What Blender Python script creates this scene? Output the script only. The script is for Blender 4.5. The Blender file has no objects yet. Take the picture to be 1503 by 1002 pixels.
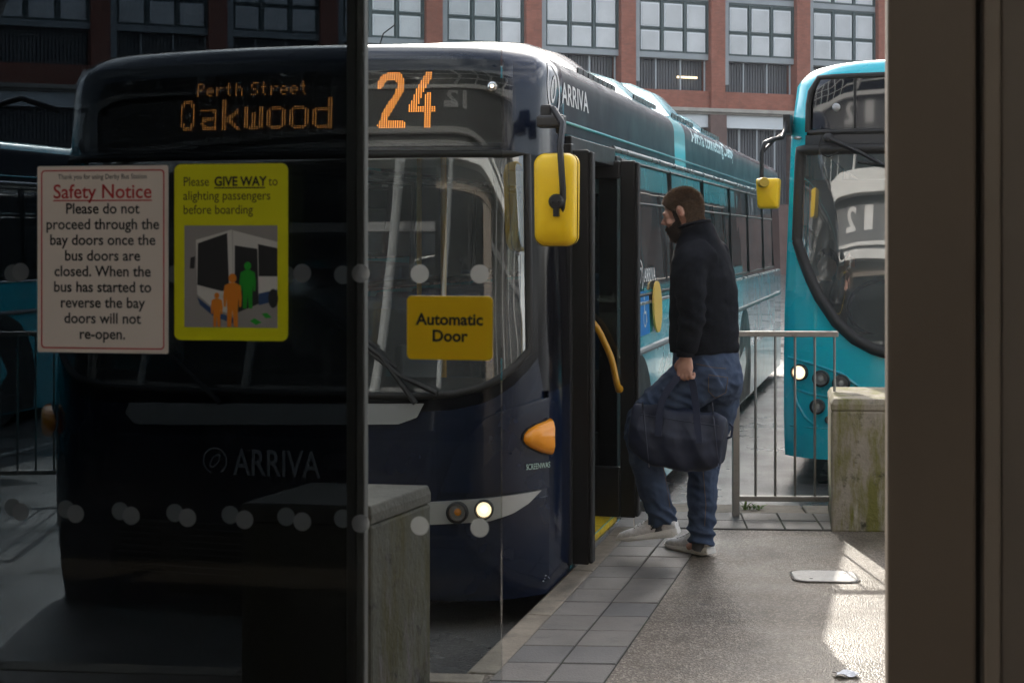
import bpy, math, random
from math import sin, cos, tan, pi, radians, sqrt, atan2
from mathutils import Vector as V, Matrix, noise
random.seed(11)
S = bpy.context.scene
COL = S.collection

# ---------------------------------------------------------------- camera
F, CX, HY, CH = 2300.0, 751.5, 347.0, 1.61       # focal (photo px), centre column, horizon row, eye height
cd = bpy.data.cameras.new('camera')
cam = bpy.data.objects.new('camera', cd); COL.objects.link(cam)
cam.location = (0, 0, CH); cam.rotation_euler = (pi/2, 0, 0)
cd.sensor_width = 36; cd.lens = 36*F/1503; cd.shift_y = -(501-HY)/1503
cd.clip_start = .05; cd.clip_end = 2000
cd.dof.use_dof = True; cd.dof.focus_distance = 8.6; cd.dof.aperture_fstop = 9.5
S.camera = cam

# ---------------------------------------------------------------- sky and sun
SUN_EL, SUN_AZ = radians(29), radians(-3.3)       # azimuth measured from +Y towards +X
w = bpy.data.worlds.new('World'); S.world = w; w.use_nodes = True
nt = w.node_tree; N = nt.nodes; LK = nt.links
bg = N['Background']
sky = N.new('ShaderNodeTexSky'); sky.sky_type = 'NISHITA'; sky.sun_disc = False
sky.sun_elevation = SUN_EL; sky.sun_rotation = SUN_AZ
sky.dust_density = 3.0; sky.ozone_density = .8
tc = N.new('ShaderNodeTexCoord'); nz = N.new('ShaderNodeTexNoise')
mp = N.new('ShaderNodeMapping'); mp.inputs['Scale'].default_value = (1.6, 1.6, 4.5)
LK.new(tc.outputs['Generated'], mp.inputs['Vector']); LK.new(mp.outputs[0], nz.inputs['Vector'])
nz.inputs['Scale'].default_value = 1.7; nz.inputs['Detail'].default_value = 7
cr = N.new('ShaderNodeValToRGB'); cr.color_ramp.elements[0].position = .46; cr.color_ramp.elements[1].position = .60
LK.new(nz.outputs[0], cr.inputs[0])
hsv = N.new('ShaderNodeHueSaturation'); hsv.inputs['Saturation'].default_value = .25; hsv.inputs['Value'].default_value = 2.6
LK.new(sky.outputs[0], hsv.inputs['Color'])
mx = N.new('ShaderNodeMixRGB'); LK.new(cr.outputs[0], mx.inputs[0]); LK.new(sky.outputs[0], mx.inputs[1]); LK.new(hsv.outputs[0], mx.inputs[2])
hs2 = N.new('ShaderNodeHueSaturation'); hs2.inputs['Saturation'].default_value = .62; LK.new(mx.outputs[0], hs2.inputs['Color'])
LK.new(hs2.outputs[0], bg.inputs['Color']); bg.inputs['Strength'].default_value = .15
sl = bpy.data.lights.new('sun', 'SUN'); sl.energy = 2.35; sl.angle = radians(.5); sl.color = (1, .93, .82)
sun = bpy.data.objects.new('sun', sl); COL.objects.link(sun)
sdir = V((sin(SUN_AZ)*cos(SUN_EL), cos(SUN_AZ)*cos(SUN_EL), sin(SUN_EL)))
sun.rotation_euler = sdir.to_track_quat('Z', 'Y').to_euler(); sun.location = (0, 0, 30)
vs = S.view_settings
vs.view_transform = 'Standard'; vs.look = 'None'; vs.exposure = 1.15; vs.gamma = 1; vs.use_curve_mapping = False
S.cycles.transparent_max_bounces = 24; S.cycles.max_bounces = 9; S.cycles.glossy_bounces = 5
S.cycles.caustics_reflective = False; S.cycles.caustics_refractive = False
S.cycles.sample_clamp_indirect = 6

# ---------------------------------------------------------------- materials
MATS = {}
def M(name, col, rough=.5, metal=0., spec=.5, coat=0., var=None, bump=None, emit=None, rvar=0., dirt=None, alpha=None):
    """var=(scale, amount): colour mottling; bump=(scale, strength); dirt=(colour, scale, lo, hi)"""
    if name in MATS: return MATS[name]
    m = bpy.data.materials.new(name); m.use_nodes = True; MATS[name] = m
    t = m.node_tree; n = t.nodes; l = t.links; b = n['Principled BSDF']
    c4 = (*col, 1)
    b.inputs['Base Color'].default_value = c4; b.inputs['Roughness'].default_value = rough
    b.inputs['Metallic'].default_value = metal; b.inputs['Specular IOR Level'].default_value = spec
    b.inputs['Coat Weight'].default_value = coat; b.inputs['Coat Roughness'].default_value = .04
    if emit:
        b.inputs['Emission Color'].default_value = (*emit[0], 1); b.inputs['Emission Strength'].default_value = emit[1]
    co = n.new('ShaderNodeTexCoord')
    src = None
    if var:
        x = n.new('ShaderNodeTexNoise'); x.inputs['Scale'].default_value = var[0]; x.inputs['Detail'].default_value = 6; x.inputs['Roughness'].default_value = .65
        l.new(co.outputs['Object'], x.inputs['Vector'])
        r = n.new('ShaderNodeMapRange'); r.inputs[1].default_value = .3; r.inputs[2].default_value = .7
        r.inputs[3].default_value = 1-var[1]; r.inputs[4].default_value = 1+var[1]; l.new(x.outputs[0], r.inputs[0])
        mm = n.new('ShaderNodeMixRGB'); mm.blend_type = 'MULTIPLY'; mm.inputs[0].default_value = 1; mm.inputs[1].default_value = c4
        l.new(r.outputs[0], mm.inputs[2]); src = mm.outputs[0]
    if dirt:
        x = n.new('ShaderNodeTexNoise'); x.inputs['Scale'].default_value = dirt[1]; x.inputs['Detail'].default_value = 8; x.inputs['Roughness'].default_value = .7
        l.new(co.outputs['Object'], x.inputs['Vector'])
        r = n.new('ShaderNodeMapRange'); r.inputs[1].default_value = dirt[2]; r.inputs[2].default_value = dirt[3]; l.new(x.outputs[0], r.inputs[0])
        mm = n.new('ShaderNodeMixRGB'); l.new(r.outputs[0], mm.inputs[0])
        if src: l.new(src, mm.inputs[1])
        else: mm.inputs[1].default_value = c4
        mm.inputs[2].default_value = (*dirt[0], 1); src = mm.outputs[0]
    if src: l.new(src, b.inputs['Base Color'])
    if rvar:
        x = n.new('ShaderNodeTexNoise'); x.inputs['Scale'].default_value = 3.5; x.inputs['Detail'].default_value = 5
        l.new(co.outputs['Object'], x.inputs['Vector'])
        r = n.new('ShaderNodeMapRange'); r.inputs[1].default_value = .3; r.inputs[2].default_value = .7
        r.inputs[3].default_value = max(.02, rough-rvar); r.inputs[4].default_value = rough+rvar
        l.new(x.outputs[0], r.inputs[0]); l.new(r.outputs[0], b.inputs['Roughness'])
    if bump:
        x = n.new('ShaderNodeTexNoise'); x.inputs['Scale'].default_value = bump[0]; x.inputs['Detail'].default_value = 4
        l.new(co.outputs['Object'], x.inputs['Vector'])
        bp = n.new('ShaderNodeBump'); bp.inputs['Strength'].default_value = bump[1]; bp.inputs['Distance'].default_value = .01
        l.new(x.outputs[0], bp.inputs['Height']); l.new(bp.outputs[0], b.inputs['Normal'])
    return m

def glass(name, tint, ior=1.5, rough=0.0, wav=0.0, gain=1.0, dust=0.0):
    if name in MATS: return MATS[name]
    m = bpy.data.materials.new(name); m.use_nodes = True; MATS[name] = m
    t = m.node_tree; n = t.nodes; l = t.links
    n.remove(n['Principled BSDF']); out = n['Material Output']
    tr = n.new('ShaderNodeBsdfTransparent'); tr.inputs[0].default_value = (*tint, 1)
    gl = n.new('ShaderNodeBsdfGlossy'); gl.inputs['Roughness'].default_value = rough; gl.inputs['Color'].default_value = (gain, gain, gain, 1)
    fr = n.new('ShaderNodeFresnel'); fr.inputs[0].default_value = ior
    mi = n.new('ShaderNodeMixShader')
    l.new(fr.outputs[0], mi.inputs[0]); l.new(tr.outputs[0], mi.inputs[1]); l.new(gl.outputs[0], mi.inputs[2]); l.new(mi.outputs[0], out.inputs[0])
    if dust:
        df = n.new('ShaderNodeBsdfDiffuse'); df.inputs[0].default_value = (.55, .58, .57, 1); md = n.new('ShaderNodeMixShader')
        co = n.new('ShaderNodeTexCoord'); x = n.new('ShaderNodeTexNoise'); x.inputs['Scale'].default_value = 2.6; x.inputs['Detail'].default_value = 8
        l.new(co.outputs['Object'], x.inputs['Vector']); q = n.new('ShaderNodeMapRange'); q.inputs[1].default_value = .3; q.inputs[2].default_value = .7; q.inputs[3].default_value = dust*.5; q.inputs[4].default_value = dust*1.5
        l.new(x.outputs[0], q.inputs[0]); l.new(q.outputs[0], md.inputs[0]); l.new(mi.outputs[0], md.inputs[1]); l.new(df.outputs[0], md.inputs[2]); l.new(md.outputs[0], out.inputs[0])
    if wav:
        co = n.new('ShaderNodeTexCoord'); x = n.new('ShaderNodeTexNoise'); x.inputs['Scale'].default_value = 2.2; x.inputs['Detail'].default_value = 1
        l.new(co.outputs['Object'], x.inputs['Vector'])
        bp = n.new('ShaderNodeBump'); bp.inputs['Strength'].default_value = wav; bp.inputs['Distance'].default_value = .02
        l.new(x.outputs[0], bp.inputs['Height']); l.new(bp.outputs[0], gl.inputs['Normal']); l.new(bp.outputs[0], fr.inputs['Normal'])
    return m

navy = M('navy_paint', (.0045, .010, .028), .22, spec=.35, coat=.35, rvar=.08, bump=(1.8, .06))
turq = M('turquoise_paint', (.006, .50, .61), .25, coat=.9, rvar=.08, bump=(2.2, .05), dirt=((.05, .25, .28), 9, .62, .85))
turq2 = M('deep_turquoise_paint', (.005, .38, .48), .3, coat=.7, rvar=.1, bump=(1.6, .05), dirt=((.06, .2, .24), 14, .6, .9))
paleturq = M('pale_turquoise_paint', (.05, .55, .60), .3, coat=.7)
palepanel = M('skirt_reflection_paint', (.55, .78, .80), .3, coat=.6, dirt=((.2, .2, .18), 6, .5, .8))  # skirt colour paled to hold the reflection of sunlit ground
black = M('black_plastic', (.012, .012, .013), .45, rvar=.12, bump=(60, .05))
rubber = M('black_rubber', (.015, .014, .013), .6, bump=(80, .1))
mask = M('black_gloss_mask', (.006, .006, .008), .14, spec=.22)
cabin = M('cabin_grey', (.06, .065, .07), .6, var=(5, .2))
cabinpale = M('cabin_pale', (.35, .37, .36), .5)
silver = M('silver_trim', (.45, .46, .47), .28, metal=.85, rvar=.1)
greypanel = M('grey_panel_paint', (.33, .34, .34), .35, coat=.4)
yellow = M('mirror_yellow', (.95, .61, .002), .42, coat=.12, bump=(6, .04), dirt=((.5, .3, .02), 12, .62, .95))
railyel = M('handrail_yellow', (.70, .33, .01), .35, coat=.4)
white = M('white_vinyl', (.75, .75, .74), .5)
amber = M('amber_lens', (1.0, .36, .012), .18, coat=.6, bump=(25, .05))
chrome = M('chrome', (.7, .7, .7), .12, metal=1)
lampglow = M('lamp_glow', (.9, .85, .75), .2, emit=((1, .78, .5), 3.0))
led = M('orange_led', (.9, .3, .03), .4, emit=((1, .33, .05), 2.6))
led2 = M('orange_led_bright', (.9, .3, .03), .4, emit=((1, .36, .08), 5.0))
tyre = M('tyre_rubber', (.018, .017, .016), .8, bump=(40, .3))
rimmat = M('rim_grey', (.2, .2, .2), .45, metal=.6)
sideglass = glass('bus_side_glass', (.50, .57, .57), 2.5, wav=.05, dust=.07)
offglass = glass('offside_glass', (.90, .94, .93), 1.5)
screenglass = glass('windscreen_glass', (.76, .84, .81), 2.5, wav=.03, dust=.11)
dispglass = glass('display_glass', (.70, .70, .70), 1.5)
clearglass = glass('door_glass', (.86, .88, .88), 1.28)
darkglass = glass('tinted_door_glass', (.24, .26, .28), 1.28)

# ---------------------------------------------------------------- mesh helpers
class MB:
    def __init__(s): s.v = []; s.f = []; s.m = []
    def add(s, vs_, fs, m=0):
        o = len(s.v); s.v += [tuple(p) for p in vs_]
        for f in fs: s.f.append([i+o for i in f]); s.m.append(m)
    def box(s, x0, x1, y0, y1, z0, z1, m=0):
        s.add([(x0,y0,z0),(x1,y0,z0),(x1,y1,z0),(x0,y1,z0),(x0,y0,z1),(x1,y0,z1),(x1,y1,z1),(x0,y1,z1)],
              [(0,3,2,1),(4,5,6,7),(0,1,5,4),(1,2,6,5),(2,3,7,6),(3,0,4,7)], m); return s
    def grid(s, rows, m=0, close=False):
        n = len(rows[0]); vs_ = [p for r in rows for p in r]; fs = []
        for i in range(len(rows)-1):
            for j in range(n if close else n-1):
                a = i*n+j; b = i*n+(j+1) % n
                fs.append((a, b, b+n, a+n))
        s.add(vs_, fs, m); return s
    def loft(s, rings, m=0, caps=True):
        n = len(rings[0]); s.grid(rings, m, True)
        if caps:
            s.add(rings[0], [list(range(n))[::-1]], m); s.add(rings[-1], [list(range(n))], m)
        return s
    def tube(s, path, r, n=10, m=0, caps=True, flat=1.0):
        path = [V(p) for p in path]; rr = r if isinstance(r, (list, tuple)) else [r]*len(path)
        up = None; rings = []
        for i, p in enumerate(path):
            t = (path[min(i+1, len(path)-1)]-path[max(i-1, 0)]).normalized()
            if up is None:
                up = V((0, 0, 1)) if abs(t.z) < .9 else V((0, 1, 0))
            up = (up-t*up.dot(t)).normalized(); sd = t.cross(up)
            rings.append([p+(sd*cos(2*pi*k/n)+up*sin(2*pi*k/n)*flat)*rr[i] for k in range(n)])
        s.loft(rings, m, caps); return s
    def ell(s, st, n=18, m=0):
        """st: list of (centre, axis_a vector, axis_b vector): elliptical loft with rounded ends"""
        rings = []
        for c, a, b in st:
            c, a, b = V(c), V(a), V(b)
            rings.append([c+a*cos(2*pi*k/n)+b*sin(2*pi*k/n) for k in range(n)])
        s.loft(rings, m); return s
    def ball(s, c, rx, ry=None, rz=None, n=16, m=0, mat=None):
        ry = ry or rx; rz = rz or rx; c = V(c); rings = []
        for i in range(1, n//2):
            th = pi*i/(n//2)
            rings.append([(V((rx*sin(th)*cos(2*pi*k/n), ry*sin(th)*sin(2*pi*k/n), -rz*cos(th)))) for k in range(n)])
        if mat is not None: rings = [[mat @ p for p in r] for r in rings]
        s.loft([[c+p for p in r] for r in rings], m); return s
    def lathe(s, prof, o, ax, n=24, m=0):
        o = V(o); ax = V(ax).normalized(); a = V((0, 0, 1)) if abs(ax.z) < .9 else V((1, 0, 0))
        a = (a-ax*a.dot(ax)).normalized(); b = ax.cross(a)
        s.grid([[o+ax*h+(a*cos(2*pi*k/n)+b*sin(2*pi*k/n))*r for k in range(n)] for r, h in prof], m, True)
        if prof[-1][0] > 1e-4: pass
        return s
    def prism(s, poly, fn, d, m=0):
        """poly of 2D points mapped by fn(a,b,depth); closed solid between depth 0 and d"""
        n = len(poly); s.add([fn(a, b, 0) for a, b in poly]+[fn(a, b, d) for a, b in poly],
              [list(range(n)), list(range(n, 2*n))[::-1]]+[(i, i+n, (i+1) % n+n, (i+1) % n) for i in range(n)], m); return s
    def build(s, name, mats, parent=None, smooth=35, bevel=0, loc=None, seg=2):
        me = bpy.data.meshes.new(name); me.from_pydata(s.v, [], s.f)
        mats = mats if isinstance(mats, (list, tuple)) else [mats]
        for q in mats: me.materials.append(q)
        if len(mats) > 1: me.polygons.foreach_set('material_index', s.m)
        me.update()
        import bmesh
        b = bmesh.new(); b.from_mesh(me); bmesh.ops.remove_doubles(b, verts=b.verts, dist=1e-5)
        bmesh.ops.recalc_face_normals(b, faces=b.faces); b.to_mesh(me); b.free()
        o = bpy.data.objects.new(name, me); COL.objects.link(o)
        if parent: o.parent = parent
        if loc: o.location = loc
        if bevel:
            q = o.modifiers.new('bevel', 'BEVEL'); q.width = bevel; q.segments = seg; q.limit_method = 'ANGLE'; q.angle_limit = radians(40)
        if smooth:
            me.polygons.foreach_set('use_smooth', [True]*len(me.polygons))
            try: me.set_sharp_from_angle(angle=radians(smooth))
            except Exception: pass
        return o

def tag(o, label=None, cat=None, group=None, kind=None):
    for k, v in (('label', label), ('category', cat), ('group', group), ('kind', kind)):
        if v: o[k] = v
    return o
def empty(name, loc=(0, 0, 0), rot=(0, 0, 0)):
    o = bpy.data.objects.new(name, None); COL.objects.link(o); o.location = loc; o.rotation_euler = rot; o.empty_display_size = .1
    return o
def dup(o, parent=None):
    c = o.copy(); COL.objects.link(c)
    if parent: c.parent = parent
    for ch in [x for x in bpy.data.objects if x.parent == o]: dup(ch, c)
    return c
DG = bpy.context.evaluated_depsgraph_get
def bake(o):
    """apply the modifiers of o"""
    me = bpy.data.meshes.new_from_object(o.evaluated_get(DG())); o.modifiers.clear(); o.data = me; return o
def text_mesh(s, size, bold=0., align='CENTER', ext=0., space=1.0, xs=1.0):
    c = bpy.data.curves.new('t', 'FONT'); c.body = s; c.size = size; c.align_x = align; c.offset = bold*size; c.extrude = ext
    c.space_character = space; c.resolution_u = 4
    o = bpy.data.objects.new('t', c); COL.objects.link(o)
    bpy.context.view_layer.update()
    me = bpy.data.meshes.new_from_object(o.evaluated_get(DG()))
    vs_ = [(v.co.x*xs, v.co.y, v.co.z) for v in me.vertices]; fs = [list(p.vertices) for p in me.polygons]
    bpy.data.objects.remove(o); bpy.data.curves.remove(c); bpy.data.meshes.remove(me)
    return vs_, fs
def text_on(mb, s, size, fn, m=0, **k):
    vs_, fs = text_mesh(s, size, **k); mb.add([fn(x, y) for x, y, z in vs_], fs, m); return mb
def ray(px, py): return V(((px-CX)/F, 1, -(py-HY)/F))
def at(px, py, Y):
    r = ray(px, py); return V((0, 0, CH))+r*Y
def ground(px, py, z=0.):
    return at(px, py, F*(CH-z)/(py-HY))

# ================================================================ SETTING
TH = radians(14.3)                                  # heading of the bays and kerbs
D = V((sin(TH), cos(TH), 0)); NR = V((cos(TH), -sin(TH), 0))
C0 = V((.183, 7.19, 0))                             # foot of the near bus's kerb-side front corner
KB = V((-.03, 5.90, 0))                             # a point of the kerb/paver joint line
JD = V((1, -.07, 0)).normalized()                   # direction of the paver cross joints (along the building)
RZ = -.14

def speckle(name, base, light, rough, scale, patch, wet):
    m = M(name, base, rough)
    t = m.node_tree; n = t.nodes; l = t.links; b = n['Principled BSDF']
    co = n.new('ShaderNodeTexCoord'); P = co.outputs['Object']
    def noise_(sc, det, ro=.6):
        x = n.new('ShaderNodeTexNoise'); x.inputs['Scale'].default_value = sc; x.inputs['Detail'].default_value = det; x.inputs['Roughness'].default_value = ro
        l.new(P, x.inputs['Vector']); return x.outputs[0]
    def rng(o, a, b_, c, d):
        r = n.new('ShaderNodeMapRange'); r.inputs[1].default_value = a; r.inputs[2].default_value = b_; r.inputs[3].default_value = c; r.inputs[4].default_value = d
        l.new(o, r.inputs[0]); return r.outputs[0]
    vo = n.new('ShaderNodeTexVoronoi'); vo.inputs['Scale'].default_value = scale; l.new(P, vo.inputs['Vector'])
    sep = n.new('ShaderNodeSeparateColor'); l.new(vo.outputs['Color'], sep.inputs[0])
    m1 = n.new('ShaderNodeMixRGB'); l.new(rng(sep.outputs[0], .55, .95, 0, 1), m1.inputs[0]); m1.inputs[1].default_value = (*base, 1); m1.inputs[2].default_value = (*light, 1)
    m2 = n.new('ShaderNodeMixRGB'); m2.blend_type = 'MULTIPLY'; m2.inputs[0].default_value = 1
    l.new(m1.outputs[0], m2.inputs[1]); l.new(rng(noise_(patch, 6), .3, .7, .62, 1.3), m2.inputs[2])
    v2 = n.new('ShaderNodeTexVoronoi'); v2.inputs['Scale'].default_value = 3.6; l.new(P, v2.inputs['Vector'])
    m3 = n.new('ShaderNodeMixRGB'); l.new(rng(v2.outputs['Distance'], .05, .085, .75, 0), m3.inputs[0]); l.new(m2.outputs[0], m3.inputs[1]); m3.inputs[2].default_value = (.05, .045, .04, 1)
    m4 = n.new('ShaderNodeMixRGB'); l.new(rng(noise_(.8, 9, .75), .55, .68, 0, .6), m4.inputs[0]); l.new(m3.outputs[0], m4.inputs[1]); m4.inputs[2].default_value = (base[0]*.45, base[1]*.45, base[2]*.45, 1)
    l.new(m4.outputs[0], b.inputs['Base Color'])
    l.new(rng(noise_(1.3, 4), .35, .65, max(.05, rough-wet), rough+wet), b.inputs['Roughness'])
    bp = n.new('ShaderNodeBump'); bp.inputs['Strength'].default_value = .55; bp.inputs['Distance'].default_value = .004
    l.new(vo.outputs['Distance'], bp.inputs['Height'])
    b2 = n.new('ShaderNodeBump'); b2.inputs['Strength'].default_value = .09; b2.inputs['Distance'].default_value = .02
    l.new(noise_(9, 3), b2.inputs['Height']); l.new(bp.outputs[0], b2.inputs['Normal']); l.new(b2.outputs[0], b.inputs['Normal'])
    return m
asphalt = speckle('pavement_asphalt', (.104, .080, .058), (.32, .275, .22), .44, 135, 1.6, .16)
roadmat = speckle('wet_road', (.115, .110, .102), (.17, .165, .155), .36, 90, .7, .16)
kerbmat = M('kerb_concrete', (.24, .20, .15), .7, var=(6, .35), bump=(70, .3), dirt=((.06, .055, .045), 5, .5, .8))
pavemat = []
for i, c in enumerate(((.155, .14, .125), (.14, .128, .116), (.17, .152, .134), (.128, .12, .112), (.162, .146, .128))):
    pavemat.append(M('paver_%d' % i, c, .55, var=(7, .22), bump=(110, .35), rvar=.15, dirt=((.07, .065, .06), 9, .56, .8)))
jointmat = M('joint_sand', (.035, .032, .026), .9, bump=(60, .4), dirt=((.05, .075, .015), 3, .52, .68))

# road: one sheet out to the horizon
b = MB(); b.box(-300, 300, -2, 400, RZ-.3, RZ); tag(b.build('road', roadmat, smooth=0), kind='structure')

def kp(a, c): return KB + D*a + NR*c                # a along the kerb, c to the right of the paver joint line
# far edge of the pavement (under the railing)
E0 = ground(1080, 752); ED = JD
def epx(x): return E0 + ED*((x-E0.x)/ED.x)
def isect(p, d, q, e):
    det = d.x*(-e.y)+d.y*e.x
    t = ((q.x-p.x)*(-e.y)+(q.y-p.y)*e.x)/det
    return p+d*t
far_i = isect(KB-NR*.0, D, E0, ED)
nose = kp(-.12, -.02)                               # where the kerb turns along the nose of the bay
# pavement as a prism
poly = [kp(-.12, -.02), far_i, epx(14), V((14, 1, 0)), V((-14, 1, 0)), V((-14, 7.2, 0))]
b = MB(); b.prism([(p.x, p.y) for p in poly], lambda x, y, d: (x, y, -.006-d), .4)
tag(b.build('pavement', asphalt, smooth=0), kind='structure')
# kerbs
b = MB()
def kerb_run(b, p, d, nrm, L, wd=.125, unit=.915):
    a = 0
    while a < L:
        e = min(a+unit-.008, L); q = p+d*a; r = p+d*e
        k = V((0, 0, 1))
        pr = [(0, -.3), (0, .0), (-wd+.02, .0), (-wd, -.02), (-wd, -.3)]
        b.loft([[q+nrm*x+k*z for x, z in pr], [r+nrm*x+k*z for x, z in pr]]); a += unit
Lf = (far_i-kp(-.12, 0)).length
kerb_run(b, kp(-.12, 0), D, NR, Lf)
kn = V((-sin(radians(4)), -cos(radians(4)), 0))*1
nd = (poly[5]-poly[0]).normalized(); nn = V((nd.y, -nd.x, 0)); nn = nn if nn.y < 0 else -nn
kerb_run(b, kp(-.25, -.02), nd, nn, 13)
en = V((-ED.y, ED.x, 0)); en = en if en.y > 0 else -en
kerb_run(b, far_i+en*.005, ED, -en, 12, wd=.30)
tag(b.build('kerb', kerbmat, smooth=0, bevel=.008), kind='structure')
# paving slabs: two columns along the kerb, two rows along the railing
b = MB(); j = MB()
rr = random.Random(3)
def slab(b, p0, p1, p2, p3, g=.004, z=.002):
    ps = [V(p) for p in (p0, p1, p2, p3)]; c = sum(ps, V((0, 0, 0)))/4
    q = [p+(c-p).normalized()*g*1.5 for p in ps]; t = [p+(c-p).normalized()*g*2.3 for p in ps]
    z += rr.uniform(-.0015, .0015); m = rr.randrange(5)
    b.add([(p.x, p.y, -.03) for p in q]+[(p.x, p.y, z-.003) for p in q]+[(p.x, p.y, z) for p in t],
          [(0,1,5,4),(1,2,6,5),(2,3,7,6),(3,0,4,7),(4,5,9,8),(5,6,10,9),(6,7,11,10),(7,4,8,11),(8,9,10,11)], m)
SP = .2087*1.0/cos(TH)*1.18
def kline(c): return kp(0, c)
na = int(Lf/SP)-1
for c0, c1 in ((0, .205), (.205, .41)):
    for i in range(-24, na+1):
        def cor(c, a): return isect(kp(0, c), D, kp(a*SP+.03, 0), JD)
        ps = [cor(c0, i), cor(c1, i), cor(c1, i+1), cor(c0, i+1)]
        if max((p-E0).dot(en) for p in ps) > -.51: continue
        if ps[0].y < 5.5 and c0 < .1 and ps[0].y < nose.y-.1 and False: continue
        slab(b, *ps)
for r0 in range(2):
    for i in range(-3, 50):
        c0 = V((.55, 0, 0)); s0 = epx(.3)+ED*(i*.207) - en*(.255*(r0))
        slab(b, s0, s0+ED*.207, s0+ED*.207-en*.25, s0-en*.25)
tag(b.build('paving_slabs', pavemat, smooth=0), kind='structure')
j.prism([(p.x, p.y) for p in (kp(-6, 0), kp(-6, .41), kp(Lf-.1, .41), kp(Lf-.1, 0))], lambda x, y, d: (x, y, -.0028-d), .02)
j.prism([(p.x, p.y) for p in (epx(.6), epx(12), epx(12)-en*.51, epx(.6)-en*.51)], lambda x, y, d: (x, y, -.0018-d), .02)
tag(j.build('paving_joints', jointmat, smooth=0), kind='structure')
# painted line on the road beside the bus and the bay divider
b = MB(); lp = M('worn_road_paint', (.55, .54, .5), .6, dirt=((.1, .1, .095), 12, .45, .6))
for c, a0, a1, wd in ((.95, 4.6, 30, .10), (-3.2, 3, 30, .1), (-6.4+.9, 0, 30, .1)):
    p = C0+D*a0+NR*c; q = C0+D*a1+NR*c
    b.add([(p.x, p.y, RZ+.004), (p.x+wd, p.y, RZ+.004), (q.x+wd, q.y, RZ+.004), (q.x, q.y, RZ+.004)], [(0, 1, 2, 3)])
tag(b.build('bay_marking', lp, smooth=0), kind='structure')

# ================================================================ CAR PARK BUILDING
brick = M('red_brick', (.28, .098, .064), .85, var=(1.6, .18), dirt=((.20, .085, .06), 5, .5, .75))
t_ = brick.node_tree; n_ = t_.nodes; b_ = n_['Principled BSDF']
bt = n_.new('ShaderNodeTexBrick'); bt.inputs['Scale'].default_value = 1; bt.inputs['Brick Width'].default_value = .225; bt.inputs['Row Height'].default_value = .075
bt.inputs['Mortar Size'].default_value = .008; bt.inputs['Color1'].default_value = (1, 1, 1, 1); bt.inputs['Color2'].default_value = (.8, .78, .76, 1); bt.inputs['Mortar'].default_value = (.75, .85, .9, 1)
co_ = n_.new('ShaderNodeTexCoord'); sx = n_.new('ShaderNodeSeparateXYZ'); cx_ = n_.new('ShaderNodeCombineXYZ')
t_.links.new(co_.outputs['Object'], sx.inputs[0]); ad = n_.new('ShaderNodeMath'); t_.links.new(sx.outputs[0], ad.inputs[0]); t_.links.new(sx.outputs[1], ad.inputs[1])
t_.links.new(ad.outputs[0], cx_.inputs[0]); t_.links.new(sx.outputs[2], cx_.inputs[1]); t_.links.new(cx_.outputs[0], bt.inputs['Vector'])
old = b_.inputs['Base Color'].links[0].from_socket; mm_ = n_.new('ShaderNodeMixRGB'); mm_.blend_type = 'MULTIPLY'; mm_.inputs[0].default_value = 1
t_.links.new(old, mm_.inputs[1]); t_.links.new(bt.outputs[0], mm_.inputs[2]); t_.links.new(mm_.outputs[0], b_.inputs['Base Color'])
stone = M('stone_band', (.30, .28, .25), .8, var=(2, .2))
bluegrey = M('blue_grey_cladding', (.23, .255, .27), .5, var=(.8, .12))
frameg = M('dark_green_frame', (.035, .06, .062), .5)
panefr = M('pane_edge', (.55, .58, .60), .4)
paneg = M('frosted_pane', (.42, .435, .445), .25, var=(.5, .16), spec=.6)
darkin = M('opening_shade', (.045, .047, .052), .9)
louv = M('louvre_grey', (.065, .07, .078), .5)
palep = M('pale_cladding', (.52, .55, .57), .5, var=(1, .08))
yb = M('tube_lamp', (.8, .7, .5), .5, emit=((1, .78, .45), .9))
BP = V((5.07, 68, RZ)); BA = atan2(.39, .92); BB = 4.48
bld = empty('car_park_building', BP, (0, 0, BA))
tag(bld, 'red brick multi-storey car park with rows of square pale panes, beyond the buses', 'building')
def zb(y, s=33.4): return CH+(HY-y)/s-RZ
i0, i1 = -9, 12
x0, x1 = i0*BB, i1*BB
ZL, ZU, ZO = zb(85), zb(131), zb(157)
PT = 2.63
b = MB()
for i in range(i0, i1+1): b.box(i*BB-.36, i*BB+.36, 0, .9, ZO, 24)
b.build('brick_pier', brick, bld, smooth=0, bevel=.02).name = 'brick_piers'
bpo = bpy.data.objects['brick_piers']; bpo.name = 'facade_brick'
b = MB(); b.box(x0, x1, .25, .9, ZO, ZU); b.build('brick_band', brick, bld, smooth=0)
b = MB(); b.box(x0, x1, -.12, .9, zb(163), ZO-.002); b.box(x0, x1, .02, .9, zb(166), zb(163)-.002); b.build('stone_ledge', stone, bld, smooth=0, bevel=.03)
b = MB()
for i in range(i0, i1+1): b.box(i*BB-.42, i*BB+.42, -.02, .9, 0, zb(166)-.002)
b.build('lower_pier', M('dark_brick', (.12, .075, .065), .85, var=(1.5, .25)), bld, smooth=0, bevel=.02)
b = MB(); b.box(x0, x1, .2, .9, zb(185), zb(166)-.002); b.build('pale_fascia', palep, bld, smooth=0)
b = MB(); b.box(x0, x1, 1.2, 1.4, 0, 24); b.build('interior_shade_sheet', darkin, bld, smooth=0)  # solid dark sheet, its colour standing for shade behind the openings
b = MB()
for q in range(4): b.box(x0, x1, .28, .9, ZL+q*PT-.0, ZL+q*PT+.26)
for i in range(i0, i1):
    b.box(i*BB+.362, i*BB+.62, .15, .9, ZU+.3, 24)
b.build('cladding_band', bluegrey, bld, smooth=0, bevel=.02)
mull = M('mullion_grey', (.35, .38, .40), .5); m0 = m1 = None
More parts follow.
